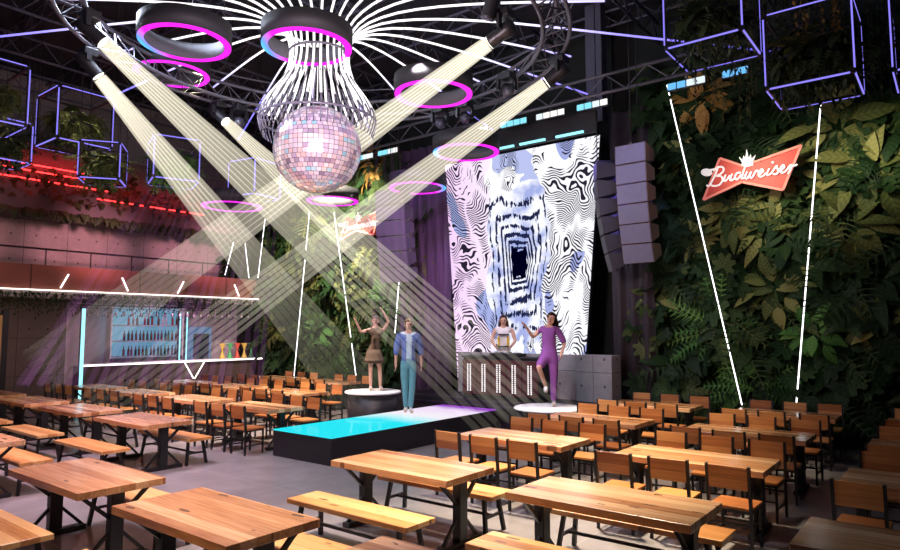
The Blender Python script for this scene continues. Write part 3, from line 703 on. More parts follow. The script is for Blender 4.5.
# violet rays from the mirror ball
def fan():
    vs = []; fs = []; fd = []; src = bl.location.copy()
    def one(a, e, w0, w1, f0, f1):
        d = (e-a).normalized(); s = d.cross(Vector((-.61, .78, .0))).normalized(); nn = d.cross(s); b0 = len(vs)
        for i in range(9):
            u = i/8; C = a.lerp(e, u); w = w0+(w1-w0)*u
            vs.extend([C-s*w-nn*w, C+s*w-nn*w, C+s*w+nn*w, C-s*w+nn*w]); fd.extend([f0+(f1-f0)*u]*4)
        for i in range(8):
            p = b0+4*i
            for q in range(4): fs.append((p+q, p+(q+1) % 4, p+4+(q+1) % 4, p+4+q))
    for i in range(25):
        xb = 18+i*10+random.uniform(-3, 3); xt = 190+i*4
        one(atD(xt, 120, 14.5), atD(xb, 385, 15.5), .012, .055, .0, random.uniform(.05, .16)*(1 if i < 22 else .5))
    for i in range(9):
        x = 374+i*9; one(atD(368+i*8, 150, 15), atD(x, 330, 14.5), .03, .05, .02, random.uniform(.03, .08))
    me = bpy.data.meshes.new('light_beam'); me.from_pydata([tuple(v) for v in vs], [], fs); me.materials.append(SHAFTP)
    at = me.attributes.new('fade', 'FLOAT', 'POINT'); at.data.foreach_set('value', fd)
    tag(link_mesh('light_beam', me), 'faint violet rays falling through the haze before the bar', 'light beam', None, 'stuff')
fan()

# ------------------------------------------------------------------ roof trusses, stage truss, batten lamps
def truss(name, a, b, lab, h=.5, w=.0, mat=ROOFSTEEL, r=.035):
    a, b = Vector(a), Vector(b); L = (b-a).length; n = max(2, int(L/.9)); t = thing(name, lab, 'truss', tuple(a)); t['kind'] = 'structure'; d = b-a
    up = Vector((0, 0, h))
    MB().tube([(0, 0, 0), d], r, 6).build('chord', mat, t); MB().tube([up, d+up], r, 6).build('chord', mat, t); m = MB()
    zz = []
    for i in range(n): zz += [d*(i/n), d*((i+.5)/n)+up]
    m.tube(zz+[d], r*.6, 5)
    m.build('lattice', mat, t)
for i in range(9):
    x = -21+i*2.6; truss('roof_truss', (x, -1.5, 9.2), (x, 15.2, 9.2), f'dark lattice roof truss running away from camera, number {i+1} from the bar wall')
for i in range(7):
    y = 1.5+i*2.2; truss('roof_truss', (-22.9, y, 9.75), (4, y, 9.75), f'dark lattice roof truss running along the screen wall direction, number {i+1} from camera', .4)
truss('stage_truss', (-13.8, 13.0, 7.42), (-1.6, 13.0, 7.42), 'dark straight lighting truss above the screen holding batten lamps', .4, mat=DARKSTEEL)
for x in (-13.4, -9.5, -5.9, -2.0):
    tag(MB().tube([(x, 13, 7.85), (x, 13, 10.3)], .012, 5).build('truss_cable', METAL), f'thin black cable holding the stage truss, at x of {"first second third fourth".split()[[-13.4,-9.5,-5.9,-2.0].index(x)]} hanger from left', 'cable')
BC = [(.25, .75, .95), (.75, .85, .9), (.95, .93, .9), (.15, .5, .95)]
def batten(x, w, z, y, cols, lab, n=4):
    t = thing('batten_lamp', lab, 'stage lamp', (x, y, z), 0, 'batten lamps'); MB().box((0, .05, 0), (w, .08, .17), ch=.01).build('housing', METAL, t)
    for k in range(n):
        m = MB().box((-w/2+w*(k+.5)/n, 0, 0), (w/n*.86, .03, .13), ch=.006); m.build('lamp_cell', glow('batten_cell', BC[cols[k]], 1.15), t)
    MB().bar((0, .06, .08), (0, .0, .24), .05).build('bracket', METAL, t)
for x, w, c, lab in ((-13.2, .55, (0, 1, 2, 1), 'batten lamp furthest left, just right of mirror ball'), (-12.35, .75, (0, 0, 1, 2), 'batten lamp second from left, near the mirror ball'), (-9.2, .5, (1, 1, 2, 1), 'pale batten lamp above screen top left'),
                     (-8.2, .75, (0, 0, 0, 0), 'cyan batten lamp above the screen centre'), (-7.2, .75, (1, 2, 2, 2), 'white batten lamp above the screen right half'),
                     (-6.15, .75, (0, 0, 1, 2), 'cyan to white batten lamp above the screen right corner'), (-4.09, .77, (3, 3, 1, 1), 'blue and white batten lamp over the living wall'), (-3.15, .5, (3, 3, 3, 3), 'short blue batten lamp rightmost over the living wall')):
    batten(x, w, 7.22, 13.0, c, lab, 2 if w < .52 and c[0] == 3 else 4)
for x, w in ((-8.7, .7), (-7.83, .7), (-6.84, .7)):
    o = MB().box((x, 13.25, 6.74), (w, .05, .05)).build('strip_lamp', CYANP); tag(o, f'thin cyan strip lamp above screen, {"left middle right".split()[[-8.7,-7.83,-6.84].index(x)]} one of three', 'stage lamp', 'cyan strip lamps')
    
tag(MB().box((-7.9, 13.33, 6.95), (3.4, .1, .5)).build('valance', BLACK), 'black valance panel under the stage truss above the screen', 'panel')
t = thing('column', 'dark grey steel column rising above screen right corner', 'column', (-6.75, 14.2, 0)); t['kind'] = 'structure'
MB().box((0, .35, 8.8), (.42, .3, 3.0)).build('shaft', ROOFSTEEL, t)

# line arrays
def line_array(loc, rz, lab, n=6, W=.66, H=.40, D=.42, m1=SPK, m2=SPKS, curve=5.2):
    t = thing('line_array', lab, 'loudspeaker', loc, rz); y = 0; z = 0; ang = 0
    for i in range(n):
        ang = math.radians(curve*i*.55); R = Matrix.Rotation(ang, 3, 'X')
        c = Vector((0, y, z))+R @ Vector((0, 0, -H/2))
        b = MB(); poly = [(-D*.5, H*.5-.004), (D*.5, H*.30), (D*.5, -H*.30), (-D*.5, -H*.5+.004)]
        b.prism(poly, -W/2, W/2, lambda p, q, k: c+R @ Vector((k, p, q))); o = b.build('cabinet', m2, t)
        b = MB().box(c+R @ Vector((0, -D*.5-.008, 0)), (W-.02, .02, H-.02), R, ch=.006); b.build('grille', m1, o)
        nx = R @ Vector((0, 0, -H)); y += nx.y; z += nx.z
    MB().bar((0, -.2, .03), (0, .25, .03), .06).build('fly_bar', METAL, t)
    for s in (-1, 1): MB().tube([(0, s*.18, .03), (0, s*.18, 10.3-loc[2])], .01, 5).build('chain', METAL, t)
line_array((-5.10, 12.75, 6.04), math.radians(-2), 'tall curved line array loudspeaker hanging right of the screen')
line_array((-6.02, 13.35, 5.95), math.radians(-55), 'dark line array loudspeaker seen edge on behind the front one', 6, .45, .40, .42, plain('dark_grille', (.05, .045, .06), .6), plain('dark_cabinet', (.05, .045, .06), .6))
line_array((-11.85, 12.75, 6.0), math.radians(8), 'violet lit line array loudspeaker hanging left of the screen', 6, .95, .41, .42, plain('violet_lit_grille', (.13, .10, .15), .6), plain('violet_lit_cabinet', (.11, .08, .13), .6))  # violet light is mixed into the grille and cabinet colours

# ------------------------------------------------------------------ foliage
def leaf_t(L, Wd, droop=.25, fold=.15, n=4, prof=None):
    prof = prof or (lambda u: math.sin(PI*min(1, u*1.05+.02))**.7*(1-.25*u)); vs = []; fs = []
    for i in range(n+1):
        u = i/n; w = Wd*.5*prof(u) if 0 < i < n else (.012 if i == 0 else .004); x = L*u; z = -droop*L*u*u
        vs += [(x, -w, z+fold*w), (x, 0, z), (x, w, z+fold*w)]
    for i in range(n): a = 3*i; fs += [(a, a+1, a+4, a+3), (a+1, a+2, a+5, a+4)]
    return vs, fs
def frond_t(L, pairs=9, lw=.035, ll=.28, droop=.5):
    vs = []; fs = []
    for i in range(pairs):
        u = (i+.6)/pairs; x = L*u; z = -droop*L*u*u*.6; l = ll*math.sin(PI*(u*.85+.12)); 
        for s in (-1, 1):
            b = len(vs); vs += [(x, 0, z), (x+l*.30, s*l*.55-.0, z-.02), (x+l*.55, s*l, z-l*.35), (x+l*.12+lw, s*l*.45, z-.03), (x+lw*1.2, 0, z)]
            fs += [(b, b+1, b+3, b+4), (b+1, b+2, b+3)]
    b = len(vs); m = 6
    for i in range(m+1): u = i/m; vs += [(L*u, -.006, -droop*L*u*u*.6+.004), (L*u, .006, -droop*L*u*u*.6+.004)]
    for i in range(m): fs.append((b+2*i, b+2*i+1, b+2*i+3, b+2*i+2))
    return vs, fs
def lobed_t(L, Wd):
    vs = [(0, 0, 0)]; fs = []; n = 18
    for i in range(n+1):
        a = -2.5+5.0*i/n; rr = (1 if i % 3 != 1 else .62); x = L*.42+L*.5*math.cos(a)*rr; y = Wd*.5*math.sin(a)*rr*1.05
        vs.append((x, y, -.25*L*(x/L)**2+.10*abs(y)))
    vs[0] = (L*.35, 0, -.02)
    for i in range(n): fs.append((0, i+1, i+2))
    b = len(vs); vs += [(-.1*L, -.006, 0), (-.1*L, .006, 0), (L*.4, .006, -.01), (L*.4, -.006, -.01)]; fs.append((b, b+1, b+2, b+3))
    return vs, fs
def scatter(name, temps, mat, places, parent=None, loc=None):
    """places: (template index, position, x axis, z axis, scale, tint)"""
    V = []; F = []; T = []; LX = []; LY = []; base = 0; TM = [np.array(v, float) for v, f in temps]
    for ti, p, xa, za, sc, tn in places:
        xa = np.array(xa, float); xa /= np.linalg.norm(xa); za = np.array(za, float); za -= xa*za.dot(xa); za /= max(1e-6, np.linalg.norm(za)); ya = np.cross(za, xa)
        v = TM[ti]*sc; w = np.outer(v[:, 0], xa)+np.outer(v[:, 1], ya)+np.outer(v[:, 2], za)+np.array(p, float)
        V.append(w); F += [tuple(i+base for i in f) for f in temps[ti][1]]; T += [tn]*len(w); LX += TM[ti][:, 0].tolist(); LY += np.abs(TM[ti][:, 1]).tolist(); base += len(w)
    V = np.concatenate(V); me = bpy.data.meshes.new(name); me.from_pydata(V.tolist(), [], F); me.materials.append(mat)
    for an_, dv_ in (('tint', T), ('along', LX), ('across', LY)): me.attributes.new(an_, 'FLOAT', 'POINT').data.foreach_set('value', dv_)
    me.polygons.foreach_set('use_smooth', [True]*len(F))
    return link_mesh(name, me, parent, loc)
TEMPS = [leaf_t(.42, .25, .4, .12, 5), leaf_t(.52, .22, .5, .12, 5), lobed_t(.46, .44), frond_t(.75), leaf_t(.22, .12, .15)]
def wall_leaves(x0, x1, z0, z1, y, dens, wts, tint=(.0, .75), depth=.35, hole=None):
    out = []; n = int((x1-x0)*(z1-z0)*dens)
    for _ in range(n):
        x, z = random.uniform(x0, x1), random.uniform(z0, z1)
        if hole and hole(x, z): continue
        ti = random.choices(range(5), wts)[0]; a = random.gauss(0, .9)
        xa = (math.sin(a), -random.uniform(.15, .9), -math.cos(a)*random.uniform(.3, 1)); za = (random.gauss(0, .35), -1, random.uniform(.1, .9))
        bump = .18*math.sin(x*2.3+1)*math.sin(z*1.9)
        tn = min(1, max(0, random.uniform(*tint)+.25*math.sin(x*1.1+z*.8)*math.sin(z*1.7)))
        out.append((ti, (x, y-random.uniform(0, depth)-bump-.1, z), xa, za, random.uniform(.8, 1.7), tn))
    return out
def plantbed(x0, x1, z0, z1, y0, y1): return MB().box(((x0+x1)/2, (y0+y1)/2, (z0+z1)/2), (x1-x0, y1-y0, z1-z0))
BED = plain('dark_planting_felt', (.012, .018, .01), .95)
t = thing('vertical_garden', 'tall dark living wall of leaves behind the large bow-tie sign', 'living wall', (0, 0, 0))
plantbed(-5.5, 2.6, .02, 8.6, 14.95, 15.25).build('felt', BED, t)
o = scatter('foliage', TEMPS, LEAF, wall_leaves(-5.5, 2.6, .05, 8.4, 14.92, 52, (6, 4, 5, 2, 1))); o.parent = t; o['kind'] = 'stuff'
t = thing('vertical_garden', 'leafy living wall between balcony and violet curtain, behind small sign', 'living wall', (0, 0, 0))
plantbed(-20.0, -12.2, .02, 7.9, 14.95, 15.25).build('felt', BED, t)
o = scatter('foliage', TEMPS, LEAF, wall_leaves(-20.0, -12.2, .05, 7.7, 14.92, 44, (6, 4, 3, 2, 1), (.2, .95))); o.parent = t; o['kind'] = 'stuff'

t = thing('vertical_garden', 'upper strip of living wall above the end of the balcony', 'living wall', (0, 0, 0))
plantbed(-22.4, -20.05, 4.2, 7.9, 14.95, 15.25).build('felt', BED, t)
o = scatter('foliage', TEMPS, LEAF, wall_leaves(-22.4, -20.1, 4.25, 7.7, 14.92, 44, (6, 4, 3, 2, 1), (.2, .95))); o.parent = t; o['kind'] = 'stuff'
def rosette(c, n, R, ti_w, mat, lab, name='wall_plant', tint=(.1, 1), cat='plant', grp='broad-leaved plants on the living wall', down=.30):
    out = []; c = Vector(c)
    for k in range(int(n*1.7)):
        a = 2*PI*k/n*1.13+random.uniform(-.3, .3); ti = random.choices(range(5), ti_w)[0]; e = random.uniform(.1, .5)
        xa = Vector((math.cos(a), -e, math.sin(a)*.85-down)); za = Vector((random.gauss(0, .25), -1.2, .75+random.gauss(0, .2))); st = Vector((math.cos(a), -.15, math.sin(a)))*random.uniform(.02, .8)*R
        st.y -= random.uniform(0, .18); out.append((ti, st, xa, za, R*random.uniform(1.9, 2.9), random.uniform(*tint)))
    o = scatter('leaves', TEMPS, mat, out); t = thing(name, lab, cat, tuple(c), 0, grp); o.parent = t
    m = MB(); m.tube([(0, .45, -.02), (0, .2, 0), (0, 0, 0)], .02, 6); m.build('stem', plain('plant_stem', (.09, .08, .03), .7), t)
RP = [((838, 132), 'big olive plant right of the sign, above its top corner', 13, .62, LEAFY), ((872, 172), 'big olive plant at the right edge, level with the sign', 13, .6, LEAFY), ((706, 100), 'golden leaved plant below the blue batten lamp', 12, .45, LEAFR),
      ((692, 158), 'olive plant touching the left end of the big sign', 10, .4, LEAFY), ((735, 218), 'olive plant directly below the big sign centre', 13, .42, LEAFY), ((700, 238), 'olive plant below the left tip of the big sign', 12, .42, LEAFY),
      ((770, 232), 'olive plant below the right tip of the big sign', 12, .42, LEAFY), ((775, 292), 'wide olive plant between the slanting light tubes', 13, .48, LEAFY), ((850, 225), 'large olive plant right of the steep light tube', 13, .5, LEAFY),
      ((722, 290), 'dark lobed plant beside the slanting light tube', 11, .45, LEAF), ((648, 330), 'green lobed plant below the line array', 10, .4, LEAF), ((655, 300), 'yellowish plant under the line array bottom', 10, .35, LEAFY),
      ((758, 392), 'green fern clump at the foot of the slanting light tube', 14, .42, LEAFG), ((815, 335), 'bright green plant beside the steep light tube', 11, .4, LEAFG), ((880, 330), 'dark olive plant low at the right edge', 12, .45, LEAFY),
      ((720, 335), 'feathery palm low beside the slanting light tube', 12, .45, LEAFG), ((690, 262), 'dark lobed plant left of the slanting light tube', 11, .45, LEAF), ((790, 175), 'olive plant behind the right end of the sign', 9, .4, LEAFY)]
for i, (px, lab, n, R, mt) in enumerate(RP):
    fern = 'fern' in lab or 'palm' in lab; lob = 'lobed' in lab
    rosette(atY(*px, 14.52), n, R, (0, 1, 0, 6, 0) if fern else ((0, 1, 6, 0, 0) if lob else (6, 2, 0, 0, 0)), mt, lab)
LP = [((375, 165), 'golden plant beside the left batten lamps', 12, .5, LEAFR), ((218, 222), 'golden plant at the balcony corner above the parapet', 12, .5, LEAFR), ((345, 290), 'olive plant between the long light tubes behind the runway', 12, .45, LEAFY),
      ((320, 330), 'green plant low between the long light tubes', 12, .45, LEAFG), ((425, 255), 'olive plant in front of the violet curtain edge', 10, .35, LEAFY), ((390, 300), 'green plant beside the short light tube', 12, .45, LEAFG), ((312, 285), 'olive plant beside the left long light tube', 11, .4, LEAFY),
      ((340, 350), 'green fern at the foot of the right long light tube', 12, .45, LEAFG), ((370, 265), 'olive plant below the small bow-tie sign', 11, .42, LEAFY), ((278, 330), 'olive plant at the end of the bar', 11, .42, LEAFY)]
for px, lab, n, R, mt in LP: rosette(atY(*px, 14.5), n, R, (0, 1, 0, 6, 0) if 'fern' in lab else (5, 3, 1, 0, 0), mt, lab, tint=(.1, .8))

# light tubes on the living walls
LT = [((667, 85), (742, 405), 14.12, 'long white light tube slanting down left of the big sign'), ((821, 100), (796, 408), 14.12, 'long white light tube slanting down right of the big sign'),
      ((309.5, 212), (294, 376), 14.12, 'long white light tube slanting down beside the bar end'), ((334, 212), (356, 376), 14.12, 'long white light tube running down behind the runway'),
      ((399, 281), (395, 333), 14.12, 'short white light tube behind the man'), ((241, 214), (225, 275), 14.12, 'white light tube left of three above balcony corner'),
      ((242, 216), (249, 278), 14.12, 'white light tube, middle of three above balcony corner'), ((265, 219), (258, 278), 14.12, 'white light tube right of three above balcony corner')]
for a, b, y, lab in LT:
    P, Q = atY(*a, y), atY(*b, y); P.y = Q.y = y
    t = thing('light_tube', lab, 'light tube', tuple(Q), 0, 'white light tubes'); MB().tube([(0, 0, 0), P-Q], .0125, 8).build('tube', LEDW, t)
    m = MB()
    for f in (.03, .97): c = (P-Q)*f; m.bar(c, c+Vector((0, .84, 0)), .03)
    m.build('bracket', METAL, t)

# bow-tie signs with script lettering (strokes measured on the sign face)
BOW = [(165, 150), (355, 215), (830, 45), (680, 410), (345, 345), (30, 490)]
CROWN = [(340, 208), (350, 190), (322, 140), (352, 165), (362, 130), (374, 160), (386, 80), (402, 160), (418, 120), (424, 165), (458, 125), (432, 190), (440, 210), (380, 222)]
STROKES = [[(150, 232), (128, 290), (100, 345), (78, 378), (58, 372)], [(115, 255), (150, 225), (190, 225), (196, 255), (165, 285), (140, 298), (178, 300), (188, 335), (160, 370), (110, 378), (85, 360)],
           [(215, 285), (200, 328), (214, 338), (248, 292)], [(268, 278), (250, 322), (262, 334), (290, 312)], [(338, 268), (305, 275), (290, 308), (308, 326), (340, 285)], [(376, 215), (352, 285), (346, 318), (368, 312)],
           [(390, 262), (372, 305), (390, 320), (418, 268)], [(424, 262), (410, 300), (430, 312), (462, 255), (482, 262)], [(490, 285), (520, 258), (506, 243), (484, 275), (492, 302), (518, 298), (545, 272)],
           [(572, 235), (550, 280), (562, 292), (588, 272)], [(588, 274), (630, 214), (634, 232), (646, 258), (628, 282), (600, 280)], [(664, 252), (694, 226), (684, 208), (660, 238), (666, 266), (692, 268), (718, 240)],
           [(716, 246), (744, 206), (750, 222), (742, 248), (726, 280)], [(746, 236), (762, 214), (780, 212), (800, 200)], [(46, 258), (96, 246), (140, 238)]]
SIGNRED = plain('sign_red', (.50, .05, .032), .45); SIGNW = NT('sign_white').bsdf((.9, .88, .88), .5, 0, .3, Emission_Color=(1, .97, .97), Emission_Strength=.45)
SIGNE = NT('sign_lit_edge').bsdf((.8, .25, .2), .5, 0, .3, Emission_Color=(1, .35, .28), Emission_Strength=.18)
SIGNF = NT('sign_lit_face').bsdf((.52, .045, .03), .45, 0, .3, Emission_Color=(1, .10, .08), Emission_Strength=.10)
def sign(f, y, lab):
    o = f(440, 280); t = thing('bow_tie_sign', lab, 'sign', tuple(o), 0, 'bow-tie signs')
    def M(dy0): return lambda x, yy, k: f(x, yy)-o+Vector((0, k, 0))
    MB().prism(BOW, 0, .10, M(0)).build('panel', SIGNF, t)
    cx, cy = 420, 275
    rim = MB(); pts = [f(x, yy)-o+Vector((0, -.015, 0)) for x, yy in BOW]
    for i in range(6): rim.bar(pts[i], pts[(i+1) % 6], .045, .03, up=(0, 1, 0))
    rim.build('rim', SIGNE, t)
    MB().prism(CROWN, -.05, -.005, M(0)).build('crown', SIGNW, t)
    m = MB(); el = [(58+44*math.cos(a), 268+30*math.sin(a)) for a in [2*PI*k/16 for k in range(16)]]; m.prism(el, -.06, -.01, M(0))
    sc = (f(100, 0)-f(0, 0)).length/100
    for s in STROKES:
        pts = smooth_path([f(x, yy)-o+Vector((0, -.035, 0)) for x, yy in s], 4); m.tube(pts, 7.6*sc, 8)
    e = f(600, 187)-o+Vector((0, -.035, 0)); ellip(m, e, (11*sc, .03, 11*sc), 10, 6)
    m.build('lettering', SIGNW, t)
    m = MB()
    for x in (200, 660): p = f(x, 275)-o; m.bar(p+Vector((0, .09, 0)), p+Vector((0, 1.2, 0)), .05)
    m.build('mount', METAL, t)
sign(lambda x, y: Vector((lambda p: (p.x, 13.85, p.z))(atY(700+x/8.18, 140+y/8.18, 13.85))), 14.1, 'large red bow-tie sign lettered Budweiser with white crown on dark living wall')
# the smaller sign by the mirror ball: (341..382, 212..240)
sign(lambda x, y: Vector((lambda p: (p.x, 13.85, p.z))(atY(340+(x-30)/800*41.5, 206.5+y/490*34, 13.85))), 14.2, 'small red bow-tie sign lettered Budweiser with white crown below mirror ball')

# hanging cube frames filled with plants
def cube(c, s, lab, rz=0, mat=LEDC, dens=150, lm=LEAFD, h=None):
    """c: nearest lower corner"""
    h = h or s; t = thing('hanging_cube', lab, 'hanging planter', tuple(c), rz, 'lit cube planters')
    V = [(a*s, b*s, e*h) for a in (0, 1) for b in (0, 1) for e in (0, 1)]
    for i in range(8):
        for j in range(i+1, 8):
            if sum(abs(V[i][k]-V[j][k]) > 1e-6 for k in range(3)) == 1:
                e = MB().bar(V[i], V[j], .04).build('frame_bar', METAL, t)
                a, b = Vector(V[i]), Vector(V[j]); mid = Vector((s/2, s/2, h/2)); out = ((a+b)/2-mid).normalized()*.02
                MB().bar(a.lerp(b, .04)+out, a.lerp(b, .96)+out, .022).build('led_strip', mat, e)
    MB().box((s/2, s/2, h*.45), (s*.62, s*.62, .16), ch=.02).build('planter_box', METAL, t)
    for k in (.2, .8): MB().bar((0, s*k, h*.45), (s, s*k, h*.45), .03).build('support_bar', METAL, t)
    out = []
    for _ in range(dens):
        a = random.uniform(0, 2*PI); x, y = s*(.5+random.uniform(-.38, .38)), s*(.5+random.uniform(-.38, .38)); z = h*(.5+random.uniform(-.12, .16)); up = random.uniform(-1.2, .7)
        out.append((random.choice((0, 1, 3, 4)), (x, y, z), (math.cos(a), math.sin(a), up), (0, 0, 1), random.uniform(.5, 1.0), random.uniform(0, .7)+.35*max(0, z/h-.5)))  # higher leaves get a brighter tint, standing in for light from above
    for _ in range(dens):
        x, y = s*(.5+random.uniform(-.45, .45)), s*(.5+random.uniform(-.45, .45)); z = h*random.uniform(-.15, .5)
        out.append((4, (x, y, z), (random.gauss(0, .3), random.gauss(0, .3), -1), (random.gauss(0, 1), random.gauss(0, 1), .2), random.uniform(.35, .7), random.uniform(0, .5)))
    o = scatter('hanging_foliage', TEMPS, lm, out); o.parent = t
    for a in (0, 1):
        for b in (0, 1): MB().tube([(a*s, b*s, h), (a*s, b*s, 10.3-Vector(c).z)], .006, 4).build('cable', METAL, t)
cube(atD(57, 137, 14.8)-Vector((1.2, 0, 0)), 1.2, 'lit cube planter hanging at upper left, whole and nearest the left lamps', dens=260, lm=LEAFO)
cube(atD(26, 126, 13)-Vector((1.2, 1.2, 0)), 1.2, 'lit cube planter cut off by the left edge', dens=260, lm=LEAFO)
cube(atD(30, 163, 14.2)-Vector((.85, .85, 0)), .85, 'lit cube planter low at the left edge under its neighbour', 0)
cube(atD(87, 184, 15), .80, 'lit cube planter below the whole left one, before the red lights', math.radians(-35), dens=200, lm=LEAFO)
cube(atD(148, 184, 15), .92, 'lit cube planter crossed by the two left beams', math.radians(-20), LEDC, 180, LEAFG)
cube(atD(229, 196, 16.2), .85, 'lit cube planter beside the beam left of mirror ball', math.radians(10), LEDC, 200, LEAFO)
cube(Vector((-2.24, 11.2, 6.13)), 1.2, 'lit cube planter with trailing vines above the large sign', 0, LEDC, 320)
cube(Vector((-3.65, 10.6, 6.98)), 1.2, 'lit cube planter high above the line array', 0, LEDC, 200)
cube(atD(894, 70, 10.0), 1.2, 'lit cube planter cut off by the right edge', 0, LEDC, 220)

# trailing vines over the right living wall
def vines(x0, x1, y, z0, z1, n, mat, lab, lmin=.5, lmax=1.6, tint=(0, .6), name='hanging_vines'):
    out = []; m = MB()
    for _ in range(n):
        x = random.uniform(x0, x1); yy = y+random.uniform(-.15, .15); zt = z1; L = random.uniform(lmin, lmax)
        L = min(L, z1-z0); k = int(L/.07)
        for i in range(k):
            z = zt-L*i/k; a = random.uniform(0, 2*PI)
            out.append((4, (x+random.gauss(0, .015), yy+random.gauss(0, .015), z), (math.cos(a), math.sin(a), -1.0), (math.cos(a), math.sin(a), .5), random.uniform(.28, .5), random.uniform(*tint)))
        m.tube([(x, yy, zt), (x, yy, zt-L)], .004, 4)
    o = scatter(name, TEMPS, mat, out); tag(o, lab, 'hanging plant', None, 'stuff'); m.build('vine_stem', plain('vine_stem', (.08, .06, .02), .8), o)
vines(-3.9, 1.6, 12.6, 5.3, 9.2, 120, LEAFD, 'dark trailing vines hanging before the top of the living wall', 1.5, 3.2, (0, .7))
vines(-1.9, -1.2, 11.7, 6.0, 7.9, 10, LEAFR, 'golden trailing vines in the cube planter above the large sign', .8, 1.5)

# ------------------------------------------------------------------ bar and balcony on the left wall
BX = -20.5
struct('balcony_slab', MB().box((-21.8, 6.0, 3.27), (2.6, 20, .22)), CONC, 'concrete balcony slab above the bar')
t = thing('balcony_parapet', 'rust red panelled balcony parapet above the bar', 'parapet', (BX, 4.8, 3.38)); t['kind'] = 'structure'
MB().box((-.06, .2, .36), (.1, 20, .72)).build('panel', PARAPET, t)
MB().tube([(-.06, -9.8, 1.18), (-.06, 10.2, 1.18)], .028, 8).build('handrail', METAL, t)
m = MB()
for i in range(17): m.bar((-.06, -9.6+i*1.23, .7), (-.06, -9.6+i*1.23, 1.18), .03)
m.build('baluster', METAL, t)
o = MB().box((BX+.03, 6.3, 3.38), (.04, 17.8, .03)).build('light_strip', LEDWARM); tag(o, 'white light strip along the lower balcony edge', 'light strip')
for i, (y, dyy) in enumerate(((8.0, -.13), (9.75, .14), (11.6, -.12), (13.75, .13), (5.6, .13))):
    z0, z1 = 3.46, 3.87; d_ = (.1, -.1, .1, -.1, -.1)[i]; o = MB().bar((BX+.02, y-d_, z0), (BX+.02, y+d_, z1), .03).build('light_tube', LEDW)
    tag(o, 'short slanting white light tube on the balcony parapet, '+('second from left end', 'third from left', 'fourth from left', 'near the right end', 'leftmost')[i], 'light tube', 'parapet light tubes')
struct('wall_balcony', MB().box((-22.7, 6, 4.6), (.2, 20, 2.5)), CONC, 'concrete panelled wall at the back of the balcony')
tag(MB().box((-21.7, 6.0, 6.6), (2.4, 20, 1.9)).build('roof_fascia', plain('dark_fascia', (.09, .07, .08), .8)), 'dark overhanging fascia box above the balcony', 'fascia')['kind'] = 'structure'
for i, z in enumerate((6.92, 6.74, 6.5, 6.22)):
    o = MB().box((BX+.03, 7.6 if i < 3 else 10.6, z), (.03, 3.4 if i < 3 else 3.6, .03)).build('light_strip', LEDR); tag(o, 'thin red light strip on the fascia above the balcony, '+('topmost', 'second from top', 'third from top', 'lowest')[i], 'light strip', 'red light strips')
out = []
for _ in range(4200):
    y = random.uniform(-2, 15); L = random.uniform(.05, .75); a = random.uniform(0, 2*PI)
    out.append((4, (BX+random.uniform(-.1, .14), y, 3.34-L*random.random()), (.5*math.cos(a), .5*math.sin(a), -1), (1, 0, .4), random.uniform(.22, .45), random.uniform(0, .3)))
o = scatter('hanging_vines', TEMPS, LEAFD, out); tag(o, 'dark fringe of plants hanging under the balcony edge', 'hanging plant', None, 'stuff')
out = []
for _ in range(1600):
    y = random.uniform(-2, 14.6); a = random.uniform(0, 2*PI); top = random.random() < .5
    z = (5.70-random.random()*.14) if top else random.uniform(6.0, 7.0)
    out.append((random.choice((0, 4)), (BX+random.uniform(-.05, .2), y, z), (.6, .6*math.sin(a), -1 if top else random.uniform(-1, .6)), (1, 0, .4), random.uniform(.4, .7), random.uniform(0, .4)))
o = scatter('hanging_vines', TEMPS, LEAFD, out); tag(o, 'dark plants trailing over the fascia above the balcony', 'hanging plant', None, 'stuff')

# bar
t = thing('bar_counter', 'long bar counter with glowing white front edge under the balcony', 'bar counter', (BX, 11.72, .06))
MB().box((-.3, 0, .52), (.5, 6.3, 1.16), ch=.01).build('front', plain('bar_front_brown', (.09, .055, .05), .5), t)
MB().box((-.3, 0, 1.13), (.75, 6.36, .06), ch=.01).build('worktop', WHITE, t)
MB().box((.085, 0, 1.13), (.02, 6.36, .05)).build('light_edge', LEDWARM, t)
for s in (-1, 1): MB().bar((.06, .45+s*.02, .55), (.06, .45+s*.35, 1.08), .03).build('light_leg', LEDWARM, t)
for y, h, lab in ((8.5, 2.9, 'tall cyan lit post at the left end of the bar'), (11.95, 2.9, 'cyan lit post beside the bottle shelves'), (12.2, 2.9, 'thin cyan lit post beside the dark doorway')):
    t = thing('light_post', lab, 'post', (BX+.12 if y < 9 else BX-.6, y, 0), 0, 'cyan lit posts'); MB().box((0, 0, h/2), (.1, .1, h), ch=.008).build('post', METAL, t)
    MB().box((.055, 0, h/2), (.02, .085 if y < 9 else .04, h-.05)).build('light_strip', CYANP, t)
    if y < 9: MB().box((0, .055, h/2), (.08, .02, h-.05)).build('light_strip', CYANP, t)
SHX = -22.2
def mk_cyan_panel():
    q = NT('backlit_cyan_panel'); x, y, z = q.xyz(q.obj()); return q.emit(q.mix(q.noise(q.obj(), .9, 2), (.10, .30, .55), (.34, .66, .82)), .62)
t = thing('bottle_shelf', 'back bar shelving glowing cyan behind rows of bottles', 'shelf', (SHX, 11.35, 0))
MB().box((-.15, 0, 2.0), (.04, 2.5, 2.0)).build('back_panel', mk_cyan_panel(), t)
for z in (1.35, 1.87, 2.39): MB().box((.02, 0, z), (.34, 2.5, .04)).build('shelf_board', plain('shelf_grey', (.3, .32, .36), .4), t)
for y in (-1.26, 1.26): MB().box((.02, y, 2.0), (.36, .05, 2.1)).build('upright', WHITE, t)
MB().box((0, 0, .65), (.4, 2.55, 1.3)).build('cupboard', plain('bar_cupboard', (.06, .055, .07), .5), t)
